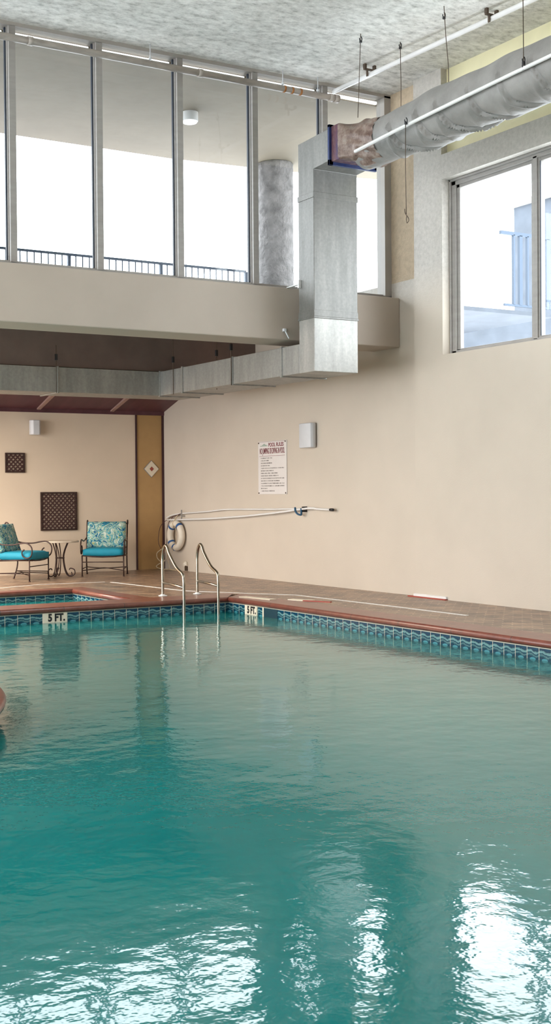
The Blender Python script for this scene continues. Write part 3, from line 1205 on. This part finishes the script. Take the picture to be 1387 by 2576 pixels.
rings = []
for j in range(ny + 1):
    y = Y0 + (Y1 - Y0) * j / ny
    s = min(1, max(0, (11.6 - y) / 2.5))
    zc = 5.575 + 0.02 * s + 0.010 * max(0, 8.6 - y) * 0
    rg = []
    for k in range(sg):
        # angle: 0 at camera side (-X), positive going down
        th = 2 * PI * k / sg
        thn = th if th <= PI * 1.5 else th - 2 * PI
        r = duct_r(thn, y)
        rg.append(bm.verts.new((9.06 - r * math.cos(th), y, zc - r * math.sin(th))))
    rings.append(rg)
for j in range(ny):
    for k in range(sg):
        fc = bm.faces.new((rings[j][k], rings[j][(k + 1) % sg], rings[j + 1][(k + 1) % sg], rings[j + 1][k]))
        fc.smooth = True
bm.faces.new(rings[-1])
obj('fabric_wrap', bm, 'wrap', t)
# transition from the rectangular flange to the round duct
bm = bm_new()
nt_ = 16
trs = []
for j in range(nt_ + 1):
    q = j / nt_
    y = 11.72 + (11.50 - 11.72) * q
    rg = []
    for k in range(sg):
        a = 2 * PI * k / sg
        ca, sa = math.cos(a), math.sin(a)
        hx, hz = 0.335, 0.215
        m_ = min(hx / max(1e-6, abs(ca)), hz / max(1e-6, abs(sa)))
        rect = Vector((-ca * m_, -sa * m_))
        rr = 0.285 + 0.012 * math.sin(7 * a + 5 * q) + 0.008 * math.sin(13 * a)
        circ = Vector((-ca * rr, -sa * rr))
        e = q * q * (3 - 2 * q)
        v = rect * (1 - e) + circ * e
        wr = 1 + 0.02 * math.sin(11 * a + 9 * q) * q
        rg.append(bm.verts.new((9.055 + v.x * wr, y, 5.64 + v.y * wr - 0.05 * e)))
    trs.append(rg)
# continue over the round part a little as stained wrap
for j in range(1, 9):
    q = j / 8
    y = 11.50 - 0.35 * q
    rg = []
    for k in range(sg):
        a = 2 * PI * k / sg
        rr = 0.290 + 0.012 * math.sin(7 * a + 5 + 4 * q) * (1 - q) + 0.008 * math.sin(13 * a - 6 * q) - 0.028 * q
        rg.append(bm.verts.new((9.055 - rr * math.cos(a), y, 5.59 - 0.015 * q - rr * math.sin(a))))
    trs.append(rg)
for j in range(len(trs) - 1):
    for k in range(sg):
        fc = bm.faces.new((trs[j][k], trs[j][(k + 1) % sg], trs[j + 1][(k + 1) % sg], trs[j + 1][k]))
        fc.smooth = True
obj('stained_sleeve', bm, 'rustwrap', t)['label'] = 'brown stained wrinkled sleeve'
bm = bm_new()
box(bm, 8.725, 9.39, 11.70, 11.87, 5.425, 5.855)
obj('foil_collar', bm, 'foil', t, bevel=0.01)['label'] = 'purple blue tarnished collar'
bm = bm_new()
for (x0, x1, z0, z1) in ((8.69, 9.415, 5.385, 5.45), (8.69, 9.415, 5.84, 5.875), (8.69, 8.75, 5.385, 5.875), (9.38, 9.415, 5.40, 5.875)):
    box(bm, x0, x1, 11.85, 11.885, z0, z1)
obj('flange', bm, simple('dark_blue_flange', (0.012, 0.03, 0.12), 0.35, var=0.2, vscale=20), t, bevel=0.003)['label'] = 'dark blue flange'
# white rail along the camera side
bm = bm_new()
pts = [(8.66, 11.30, 5.40), (8.70, 10.35, 5.475), (8.72, 8.6, 5.555), (8.72, 6.0, 5.62), (8.72, 2.8, 5.65)]
tube(bm, catmull(pts, 8), 0.020, 10)
obj('rail', bm, 'white', t)['label'] = 'white rail'

# ------------------------------------------------------------------ wires and hooks


def wire(lb, pts, hooks=(), loop=None, r=0.0045):
    t = thing('hanger_wire', lb, 'wire', pts[-1])
    bm = bm_new()
    tube(bm, pts, r, 6)
    obj('wire', bm, 'wire', t)
    for h in hooks:
        bm = bm_new()
        hp = [Vector(h) + Vector((0.018 * math.sin(a) * 1.0, 0, 0.028 * math.cos(a))) for a in [2 * PI * i / 14 for i in range(12)]]
        tube(bm, hp, 0.006, 6)
        box(bm, h[0] - 0.012, h[0] + 0.012, h[1] - 0.012, h[1] + 0.012, h[2] - 0.045, h[2] - 0.02)
        obj('hook', bm, 'black', t)
    if loop:
        bm = bm_new()
        tube(bm, catmull(loop, 5), 0.0045, 6)
        obj('loose_end', bm, 'wire', t)
    return t


wire('thin ceiling wire with hook hanging to the brown stained duct sleeve', [(8.80, 11.36, 6.82), (8.815, 11.40, 6.5), (8.82, 11.45, 5.86)], [(8.80, 11.36, 6.76)])
wire('thin ceiling wire with open hook behind the white conduit', [(9.38, 11.34, 6.82), (9.38, 11.33, 6.3), (9.37, 11.33, 5.60)], [(9.38, 11.34, 6.78)])
wire('slack thin ceiling wire before the yellow recess behind the wrapped duct', [(9.13, 10.28, 6.82), (9.135, 10.26, 6.5), (9.15, 10.235, 6.15), (9.13, 10.21, 5.85)], [(9.13, 10.28, 6.72)])
wire('straight dark wire holding the white rail near the right border', [(8.72, 8.68, 6.82), (8.72, 8.67, 5.58)], [(8.72, 8.67, 5.64), (8.72, 8.67, 5.58)])
wire('loose wire with knotted loop dangling below the wrapped duct', [(8.655, 10.38, 5.50), (8.65, 10.38, 5.0), (8.65, 10.37, 4.47)], [(8.66, 10.38, 5.51)],
     loop=[(8.635, 10.38, 4.53), (8.64, 10.38, 4.49), (8.655, 10.37, 4.455), (8.67, 10.36, 4.43), (8.675, 10.36, 4.40), (8.66, 10.37, 4.375), (8.655, 10.37, 4.39), (8.65, 10.37, 4.43), (8.662, 10.37, 4.46)])

# ceiling pipe along the clerestory head
t = thing('ceiling_pipe', 'aged grey pipe running along the head of the clerestory windows', 'pipe', (7.0, 12.83, 6.59))
bm = bm_new()
tube(bm, [(-6, 12.83, 6.595), (2, 12.83, 6.595), (9.52, 12.83, 6.595)], 0.042, 16)
obj('pipe', bm, 'pipe', t)
bm = bm_new()
tube(bm, [(9.49, 12.83, 6.595), (9.56, 12.83, 6.595)], 0.052, 16)
obj('end_cap', bm, 'pipe', t)
for x in (7.45, 9.44, 5.2):
    bm = bm_new()
    tube(bm, [(x - 0.03, 12.83, 6.595), (x + 0.03, 12.83, 6.595)], 0.050, 16)
    obj('coupling', bm, 'pipe', t)
for x in (8.70, 8.82, 8.95):
    bm = bm_new()
    tube(bm, [(x - 0.014, 12.83, 6.595), (x + 0.014, 12.83, 6.595)], 0.0445, 16)
    obj('rust_ring', bm, 'rust', t)
for x, lb in ((6.74, 'thin pale drop rod holding the pipe at the second full pane'), (8.66, 'thin drop rod holding the pipe beside its rust rings'), (9.21, 'thin drop rod holding the pipe near its capped end')):
    bm = bm_new()
    tube(bm, [(x, 12.80, 6.82), (x, 12.80, 6.60)], 0.006, 8)
    box(bm, x - 0.012, x + 0.012, 12.785, 12.815, 6.635, 6.66)
    tag(obj('drop_rod', bm, 'offwhite'), lb, 'drop rod')

t = thing('white_conduit', 'white conduit pipe running under the ceiling from the window corner toward the viewer', 'pipe', (9.5, 12.8, 6.7))
bm = bm_new()
pts = [(9.50, 12.85, 6.69), (9.56, 11.8, 6.70), (9.69, 9.8, 6.72), (9.9, 5.0, 6.74), (10.0, 2.0, 6.74)]
tube(bm, pts, 0.030, 14)
obj('pipe', bm, 'white', t)
for (x, y) in ((9.535, 12.13), (9.67, 10.1)):
    bm = bm_new()
    box(bm, x - 0.09, x + 0.09, y - 0.015, y + 0.015, 6.745, 6.765)
    box(bm, x - 0.045, x - 0.032, y - 0.015, y + 0.015, 6.67, 6.75)
    box(bm, x - 0.09, x - 0.06, y - 0.02, y + 0.02, 6.765, 6.82)
    box(bm, x + 0.06, x + 0.09, y - 0.02, y + 0.02, 6.765, 6.82)
    obj('bracket', bm, 'wire', t)

# ------------------------------------------------------------------ things on the walls


def lattice(x0, x1, z0, z1, pitch, lb):
    t = thing('lattice_panel', lb, 'lattice panel', ((x0 + x1) / 2, YF - 0.01, z0))
    fw = 0.028
    bm = bm_new()
    for (a, b, c, d) in ((x0, x1, z0, z0 + fw), (x0, x1, z1 - fw, z1), (x0, x0 + fw, z0 + fw, z1 - fw), (x1 - fw, x1, z0 + fw, z1 - fw)):
        box(bm, a, b, YF - 0.032, YF - 0.001, c, d)
    obj('frame', bm, 'iron', t, bevel=0.003)
    ax0, ax1, az0, az1 = x0 + fw - 0.003, x1 - fw + 0.003, z0 + fw - 0.003, z1 - fw + 0.003
    for sgn, yy in ((1, YF - 0.014), (-1, YF - 0.020)):
        bm = bm_new()
        W_, H_ = ax1 - ax0, az1 - az0
        c = -H_ - W_
        n = int((2 * (W_ + H_)) / pitch) + 2
        for i in range(n):
            c0 = -(W_ + H_) + i * pitch
            # line: z = sgn*x + c0 in local coords
            ptsl = []
            for xx in (0, W_):
                z = sgn * xx + c0
                if 0 <= z <= H_:
                    ptsl.append((xx, z))
            for zz in (0, H_):
                xx = (zz - c0) * sgn
                if 0 < xx < W_:
                    ptsl.append((xx, zz))
            if len(ptsl) >= 2:
                (xa, za), (xb, zb) = ptsl[0], ptsl[1]
                ln = math.hypot(xb - xa, zb - za)
                if ln > 0.01:
                    an = math.atan2(zb - za, xb - xa)
                    rot_box(bm, (ax0 + (xa + xb) / 2, yy, az0 + (za + zb) / 2), (ln, 0.008, pitch * 0.29), Matrix.Rotation(-an, 3, 'Y'))
        obj('slats', bm, 'trimslat', t)
    return t


M['trimslat'] = simple('dark_brown_slats', (0.055, 0.022, 0.02), 0.5, var=0.2, vscale=20)
lattice(8.046, 8.748, 0.764, 1.445, 0.081, 'large square dark brown lattice panel on the far wall above the table')
lattice(7.394, 7.758, 1.789, 2.134, 0.081, 'small square dark brown lattice panel high on the far wall at left')

t = thing('diamond_plaque', 'cream diamond shaped plaque with red centre on the tan wall panel', 'plaque', (10.26, YF, 1.70))
bm = bm_new()
rot_box(bm, (10.26, YF - 0.010, 1.86), (0.225, 0.018, 0.225), Matrix.Rotation(PI / 4, 3, 'Y'))
obj('border', bm, 'frame2', t)
bm = bm_new()
rot_box(bm, (10.26, YF - 0.016, 1.86), (0.208, 0.018, 0.208), Matrix.Rotation(PI / 4, 3, 'Y'))
obj('tile', bm, 'plaque', t)
bm = bm_new()
rot_box(bm, (10.26, YF - 0.024, 1.86), (0.062, 0.012, 0.062), Matrix.Rotation(PI / 4, 3, 'Y'))
obj('centre', bm, 'plaquered', t)

# loudspeakers
t = thing('wall_speaker', 'pale grey box speaker mounted on the right wall beside the pool rules sign', 'speaker', (10.5, 14.85, 2.07))
bm = bm_new()
prof = [(XF_ - 0.02, 15.02), (XF_ - 0.075, 15.03)]
for k in range(0, 9):
    a = k / 8
    prof.append((XF_ - 0.115 - 0.022 * math.sin(PI * a), 15.01 - 0.30 * a))
prof += [(XF_ - 0.075, 14.69), (XF_ - 0.02, 14.70)]
prism(bm, prof, 'z', 2.075, 2.445)
obj('cabinet', bm, 'offwhite', t, bevel=0.012)
bm = bm_new()
box(bm, XF_ - 0.03, XF_, 14.74, 14.96, 2.12, 2.40)
obj('mount', bm, 'frame', t)
t = thing('wall_speaker', 'small white box speaker high on the far wall above the lattice panels', 'speaker', (7.95, YF - 0.1, 2.45))
bm = bm_new()
prism(bm, [(7.84, YF - 0.03), (7.83, YF - 0.13), (7.86, YF - 0.18), (7.97, YF - 0.19), (8.005, YF - 0.15), (8.005, YF - 0.03)], 'z', 2.45, 2.705)
obj('cabinet', bm, 'offwhite', t, bevel=0.01)
bm = bm_new()
box(bm, 7.87, 7.96, YF - 0.04, YF, 2.50, 2.65)
obj('mount', bm, 'frame', t)

# pool rules sign
sy0, sy1, sz0, sz1 = 15.50, 16.315, 1.375, 2.225
t = thing('pool_rules_sign', 'white pool rules notice board with dark red heading on the right wall', 'sign', (XF_, (sy0 + sy1) / 2, sz0))
bm = bm_new()
box(bm, XF_ - 0.016, XF_ - 0.001, sy0, sy1, sz0, sz1)
obj('panel', bm, 'signpanel', t, bevel=0.003)
cy = (sy0 + sy1) / 2
SW = sy1 - sy0


def sx(u):   # 0..1 left to right across the sign
    return sy1 - u * SW


bm = text_mesh('POOL RULES', 0.085, 0.0022, SW * 0.53, 0.0006)
obj('heading', on_wall(bm, 'right', Vector((XF_ - 0.0172, sx(0.64), 2.165))), 'redink', t)
bm = text_mesh('NO JUMPING OR DIVING IN POOL', 0.125, 0.0026, SW * 0.88, 0.0006)
obj('heading', on_wall(bm, 'right', Vector((XF_ - 0.0172, sx(0.5), 2.055))), 'redink', t)
bm = bm_new()
box(bm, XF_ - 0.0178, XF_ - 0.016, sx(0.95), sx(0.05), 1.985, 1.990)
box(bm, XF_ - 0.0178, XF_ - 0.016, sx(0.97), sx(0.02), 2.213, 2.216)
obj('rule_line', bm, 'redink', t)
# small crest
bm = bm_new()
for (u0, u1, z0, z1) in ((0.08, 0.34, 2.145, 2.158), (0.15, 0.30, 2.158, 2.170), (0.19, 0.25, 2.170, 2.185)):
    box(bm, XF_ - 0.0178, XF_ - 0.016, sx(u1), sx(u0), z0, z1)
obj('emblem', bm, 'greenink', t)
lens = [0.40, 0.28, 0.40, 0.32, 0.82, 0.45, 0.60, 0.62, 0.82, 0.66, 0.82, 0.82, 0.22, 0.48]


def mat_print():
    m, nt, p = new_mat('blurred_small_print')
    n1 = noise(nt, 70, 2, 0.6, (1, 1, 0.35))
    r = ramp(nt, [(0.42, (0.16, 0.145, 0.135)), (0.60, (0.62, 0.58, 0.56))])
    nt.links.new(n1, r.inputs[0])
    nt.links.new(r.outputs[0], p.inputs['Base Color'])
    return m


M['print'] = mat_print()
for i, ln in enumerate(lens):
    z = 1.955 - i * 0.0405
    bm = bm_new()
    box(bm, XF_ - 0.0174, XF_ - 0.0155, sx(0.10 + ln), sx(0.10), z - 0.0085, z + 0.0085)
    obj('text_line', bm, 'print', t)
for (yy, zz) in ((sy0 + 0.025, sz0 + 0.02), (sy0 + 0.03, sz1 - 0.02), (sy1 - 0.02, sz0 + 0.02), (sy1 - 0.02, sz1 - 0.025)):
    bm = bm_new()
    box(bm, XF_ - 0.022, XF_ - 0.015, yy - 0.011, yy + 0.011, zz - 0.011, zz + 0.011)
    obj('screw', bm, 'wire', t)

# life ring
RC = Vector((XF_ - 0.085, 18.985, 0.635))
t = thing('life_ring', 'cream life ring with blue bands hanging on the right wall', 'life ring', (RC.x, RC.y, RC.z - 0.28))
RM, RT = 0.215, 0.062


def ring_pts(a0, a1, n, R=RM):
    return [RC + Vector((0, -R * math.cos(a0 + (a1 - a0) * i / n), R * math.sin(a0 + (a1 - a0) * i / n))) for i in range(n + 1)]


bm = bm_new()
tube(bm, ring_pts(0, 2 * PI, 64)[:-1], RT, 20, closed=True)
obj('ring', bm, 'ringfoam', t)
for dg in (52, 132, 218, 262):
    a = math.radians(dg)
    bm = bm_new()
    tube(bm, ring_pts(a - 0.10, a + 0.10, 4), RT + 0.004, 20)
    obj('band', bm, 'bluestrap', t)
bm = bm_new()
tube(bm, [RC + Vector((-0.05, 0.0, RM - 0.06)), RC + Vector((-0.068, 0.0, RM)), RC + Vector((-0.03, 0.0, RM + 0.06)), Vector((XF_ - 0.05, 18.96, 1.02))], 0.009, 8)
obj('hanging_loop', bm, 'rope', t)
bm = bm_new()
tube(bm, catmull([RC + Vector((-0.02, -0.01, RM - 0.03)), RC + Vector((-0.01, -0.03, 0)), RC + Vector((-0.03, -0.02, -RM + 0.02)), RC + Vector((-0.07, 0.0, -RM)), RC + Vector((-0.05, 0.03, -RM - 0.08))], 6), 0.006, 8)
obj('grab_line', bm, 'rope', t)

# rescue hook poles
t = thing('rescue_pole', 'long white looped rescue pole hung horizontally on the right wall', 'pole', (XF_ - 0.05, 16.8, 0.95))
bm = bm_new()
tube(bm, catmull([(10.47, 19.38, 0.955), (10.47, 19.008, 1.025), (10.47, 17.863, 1.085), (10.47, 17.2, 1.125), (10.47, 15.922, 1.137), (10.47, 15.136, 1.149), (10.46, 14.727, 1.155)], 6), 0.013, 10)
obj('upper_pole', bm, 'white', t)
bm = bm_new()
tube(bm, catmull([(10.46, 19.35, 0.915), (10.45, 17.899, 0.957), (10.45, 16.814, 1.009), (10.45, 16.243, 1.045), (10.44, 15.62, 1.09), (10.44, 14.844, 1.158), (10.45, 14.597, 1.15), (10.45, 14.27, 1.141)], 6), 0.016, 10)
obj('lower_pole', bm, 'white', t)
bm = bm_new()
tube(bm, [(10.45, 14.29, 1.1415), (10.45, 14.21, 1.14)], 0.021, 10)
obj('end_cap', bm, 'black', t)
bm = bm_new()
tube(bm, catmull([(10.42, 15.15, 1.17), (10.41, 15.13, 1.12), (10.42, 15.08, 1.07), (10.44, 15.02, 1.06), (10.43, 15.0, 1.10), (10.43, 15.0, 1.16)], 6), 0.015, 8)
obj('tie_strap', bm, 'navystrap', t)
bm = bm_new()
box(bm, 10.44, XF_, 14.97, 15.0, 1.10, 1.185)
obj('hook', bm, 'black', t)
bm = bm_new()
box(bm, 10.44, 10.46, 18.785, 18.805, 0.94, 1.105)
box(bm, 10.46, XF_, 18.785, 18.805, 0.98, 1.0)
obj('bracket', bm, 'frame2', t)

bm = bm_new()
tube(bm, catmull([(10.46, 18.80, 1.05), (10.46, 19.0, 1.0), (10.46, 19.32, 0.93), (10.40, 19.50, 0.80), (10.35, 19.50, 0.60), (10.35, 19.48, 0.46), (10.38, 19.42, 0.36)], 8), 0.006, 6)
tube(bm, catmull([(10.46, 18.80, 1.03), (10.47, 19.15, 0.97), (10.46, 19.34, 0.80), (10.45, 19.36, 0.5), (10.44, 19.37, 0.40)], 8), 0.006, 6)
tag(obj('looped_cord', bm, 'cord'), 'dark thin cord looping down in the corner beside the life ring', 'cord')
bm = bm_new()
tube(bm, catmull([(10.38, 19.42, 0.38), (10.33, 19.52, 0.30), (10.33, 19.50, 0.2), (10.38, 19.40, 0.14), (10.42, 19.30, 0.24), (10.42, 19.32, 0.34), (10.38, 19.42, 0.38)], 8), 0.009, 8)
tube(bm, catmull([(10.38, 19.40, 0.14), (10.30, 19.50, 0.06), (10.36, 19.42, 0.012), (10.42, 19.20, 0.012), (10.42, 19.0, 0.012), (10.40, 18.92, 0.02)], 8), 0.009, 8)
tube(bm, catmull([(10.42, 19.30, 0.24), (10.43, 19.24, 0.1), (10.40, 19.15, 0.015), (10.42, 18.85, 0.012)], 8), 0.009, 8)
tag(obj('coiled_rope', bm, 'rope'), 'loosely coiled cream rope at the corner behind the left grab rail', 'rope')
t = thing('wall_outlet', 'small cream domed wall fitting low on the wall below the life ring', 'wall fitting', (XF_, 18.75, 0.03))
bm = bm_new()
tube(bm, [(XF_, 18.75, 0.12), (XF_ - 0.04, 18.75, 0.12), (XF_ - 0.06, 18.75, 0.115)], [0.06, 0.055, 0.03], 18)
obj('dome', bm, 'ringfoam', t)
bm = bm_new()
box(bm, XF_ - 0.05, XF_, 18.70, 18.735, 0.01, 0.10)
obj('spout', bm, 'wire', t)

# ------------------------------------------------------------------ furniture


def cushion(bm, x0, x1, y0, y1, z0, z1, puff=0.02, nx=10, ny_=10):
    """pillow-like box with puffed faces (local coordinates)"""
    def P(u, v, wz):
        ex = 4 * u * (1 - u)
        ey = 4 * v * (1 - v)
        zc = (z0 + z1) / 2
        hz = (z1 - z0) / 2
        edge = min(1, ex * 3) ** 0.5 * min(1, ey * 3) ** 0.5
        return (x0 + (x1 - x0) * u, y0 + (y1 - y0) * v, zc + wz * (hz * (0.72 + 0.28 * edge) + puff * ex * ey))
    top = [[bm.verts.new(P(i / nx, j / ny_, 1)) for j in range(ny_ + 1)] for i in range(nx + 1)]
    bot = [[bm.verts.new(P(i / nx, j / ny_, -1)) for j in range(ny_ + 1)] for i in range(nx + 1)]
    for i in range(nx):
        for j in range(ny_):
            for g, rv in ((top, False), (bot, True)):
                q = (g[i][j], g[i + 1][j], g[i + 1][j + 1], g[i][j + 1])
                bm.faces.new(q[::-1] if rv else q).smooth = True
    for i in range(nx):
        bm.faces.new((top[i][0], bot[i][0], bot[i + 1][0], top[i + 1][0])).smooth = True
        bm.faces.new((top[i][ny_], top[i + 1][ny_], bot[i + 1][ny_], bot[i][ny_])).smooth = True
    for j in range(ny_):
        bm.faces.new((top[0][j], top[0][j + 1], bot[0][j + 1], bot[0][j])).smooth = True
        bm.faces.new((top[nx][j], bot[nx][j], bot[nx][j + 1], top[nx][j + 1])).smooth = True


def spiral(c, axis_u, axis_v, r0, r1, a0, a1, n=14):
    c, U, V = Vector(c), Vector(axis_u), Vector(axis_v)
    out = []
    for i in range(n + 1):
        q = i / n
        a = a0 + (a1 - a0) * q
        r = r0 + (r1 - r0) * q
        out.append(c + r * (math.cos(a) * U + math.sin(a) * V))
    return out


def make_chair(label, loc, rz):
    """wrought iron lounge armchair, front toward local -Y"""
    t = thing('patio_armchair', label, 'chair', loc, rz)
    W2, D2 = 0.355, 0.29
    R = 0.0115
    for sx_ in (-1, 1):
        bm = bm_new()
        tube(bm, [(sx_ * W2, -D2, 0.0), (sx_ * W2, -D2, 0.36)], R, 8)
        cyl(bm, (sx_ * W2, -D2, 0.0), 0.018, 0.015, 12)
        obj('leg', bm, 'iron', t, world=False)
        bm = bm_new()
        tube(bm, catmull([(sx_ * W2, D2 + 0.06, 0.0), (sx_ * W2, D2 + 0.0, 0.18), (sx_ * W2, D2 - 0.01, 0.34), (sx_ * W2, D2 + 0.06, 0.62),
                          (sx_ * W2, D2 + 0.13, 0.86), (sx_ * W2, D2 + 0.16, 0.925), (sx_ * W2, D2 + 0.20, 0.935), (sx_ * W2, D2 + 0.215, 0.90), (sx_ * W2, D2 + 0.195, 0.87)], 6), R + 0.001, 8)
        cyl(bm, (sx_ * W2, D2 + 0.06, 0.0), 0.018, 0.015, 12)
        obj('leg', bm, 'iron', t, world=False)
        # arm with curl at the front
        bm = bm_new()
        X = sx_ * (W2 + 0.015)
        arm = catmull([(sx_ * W2, D2 + 0.05, 0.64), (X, D2 - 0.10, 0.60), (X, 0.0, 0.595), (X, -D2 + 0.14, 0.62), (X, -D2 + 0.03, 0.62), (X, -D2 - 0.045, 0.56),
                       (X, -D2 - 0.055, 0.47), (X, -D2 - 0.02, 0.40), (X, -D2 + 0.05, 0.385), (X, -D2 + 0.11, 0.42), (X, -D2 + 0.12, 0.48), (X, -D2 + 0.08, 0.52)], 6)
        tube(bm, arm, R, 8)
        obj('armrest', bm, 'iron', t, world=False)
    bm = bm_new()
    tube(bm, [(-W2, -D2, 0.355), (-W2 * 0.5, -D2 - 0.01, 0.338), (0, -D2 - 0.012, 0.332), (W2 * 0.5, -D2 - 0.01, 0.338), (W2, -D2, 0.355)], R, 8)
    tube(bm, [(-W2, D2, 0.335), (W2, D2, 0.335)], R, 8)
    for sx_ in (-1, 1):
        tube(bm, [(sx_ * W2, -D2, 0.355), (sx_ * W2, D2, 0.335)], R, 8)
    for k in range(-2, 3):
        tube(bm, [(k * 0.11, -D2, 0.333), (k * 0.11, D2, 0.333)], 0.006, 6)
    obj('seat_frame', bm, 'iron', t, world=False)
    bm = bm_new()
    tube(bm, [(-W2, -D2, 0.245), (W2, -D2, 0.245)], 0.008, 8)
    for sx_ in (-1, 1):
        tube(bm, [(sx_ * W2, -D2, 0.13), (sx_ * W2, D2 + 0.02, 0.13)], 0.008, 8)
    tube(bm, catmull([(-W2, -D2, 0.10), (-0.12, -0.06, 0.12), (0, 0.0, 0.125), (0.12, 0.06, 0.125), (W2, D2 + 0.02, 0.13)], 5), 0.008, 8)
    tube(bm, catmull([(W2, -D2, 0.10), (0.12, -0.06, 0.12), (0, 0.0, 0.130), (-0.12, 0.06, 0.125), (-W2, D2 + 0.02, 0.13)], 5), 0.008, 8)
    obj('stretcher', bm, 'iron', t, world=False)
    bm = bm_new()
    tube(bm, [(-W2, D2 + 0.145, 0.885), (0, D2 + 0.147, 0.872), (W2, D2 + 0.145, 0.885)], R, 8)
    tube(bm, [(-W2, D2 + 0.03, 0.47), (W2, D2 + 0.03, 0.47)], 0.008, 8)
    for k in (-2, -1, 0, 1, 2):
        tube(bm, catmull([(k * 0.11, D2 + 0.03, 0.47), (k * 0.11, D2 + 0.085, 0.67), (k * 0.11, D2 + 0.145, 0.875)], 4), 0.006, 6)
    obj('back_frame', bm, 'iron', t, world=False)
    bm = bm_new()
    cushion(bm, -W2 + 0.015, W2 - 0.015, -D2 - 0.02, D2 - 0.02, 0.345, 0.475, 0.012)
    o = obj('seat_cushion', bm, 'teal', t, world=False)
    o['label'] = 'plain teal seat cushion'
    bm = bm_new()
    cushion(bm, -W2 + 0.02, W2 - 0.02, -0.235, 0.235, -0.05, 0.05, 0.03)
    bm.transform(Matrix.Translation((0, D2 + 0.015, 0.685)) @ Matrix.Rotation(math.radians(72), 4, 'X'))
    o = obj('back_cushion', bm, 'pattern', t, world=False)
    o['label'] = 'blue, green and white scroll patterned back cushion'
    return t


make_chair('bronze iron armchair with teal seat and patterned back cushion, right of the small table', (8.83, 18.62, 0), math.radians(-32))
make_chair('bronze iron armchair with teal seat turned sideways, left of the small table at the border', (7.21, 18.33, 0), math.radians(42))

# side table
t = thing('side_table', 'small round side table with pale top and scrolled iron legs between the armchairs', 'table', (8.06, 18.78, 0))
bm = bm_new()
cyl(bm, (8.06, 18.78, 0.585), 0.325, 0.03, 48)
obj('tabletop', bm, 'tabletop', t, bevel=0.006)
for k in range(3):
    an = math.radians(205 + 120 * k)
    U = Vector((math.cos(an), math.sin(an), 0))
    C0 = Vector((8.06, 18.78, 0))
    Z = Vector((0, 0, 1))
    Tn = Vector((-math.sin(an), math.cos(an), 0))
    for s2 in (-1, 1):
        bm = bm_new()
        off = Tn * 0.035 * s2
        pts = [C0 + off + U * 0.14 + Z * 0.585, C0 + off + U * 0.085 + Z * 0.45, C0 + off + U * 0.06 + Z * 0.32, C0 + off + U * 0.085 + Z * 0.14,
               C0 + off + U * 0.13 + Z * 0.035, C0 + off + U * 0.20 + Z * 0.012, C0 + off + U * 0.26 + Z * 0.05, C0 + off + U * 0.255 + Z * 0.12, C0 + off + U * 0.19 + Z * 0.145, C0 + off + U * 0.165 + Z * 0.12]
        if s2 > 0:
            pts = pts[:5] + [C0 + off + U * 0.16 + Z * 0.012, C0 + off + U * 0.20 + Z * 0.03, C0 + off + U * 0.19 + Z * 0.08]
        tube(bm, catmull(pts, 6), 0.0095, 8)
        obj('leg', bm, 'iron', t)
bm = bm_new()
tube(bm, [Vector((8.06 + 0.075 * math.cos(2 * PI * i / 24), 18.78 + 0.075 * math.sin(2 * PI * i / 24), 0.32)) for i in range(24)], 0.008, 8, closed=True)
obj('ring_brace', bm, 'iron', t)
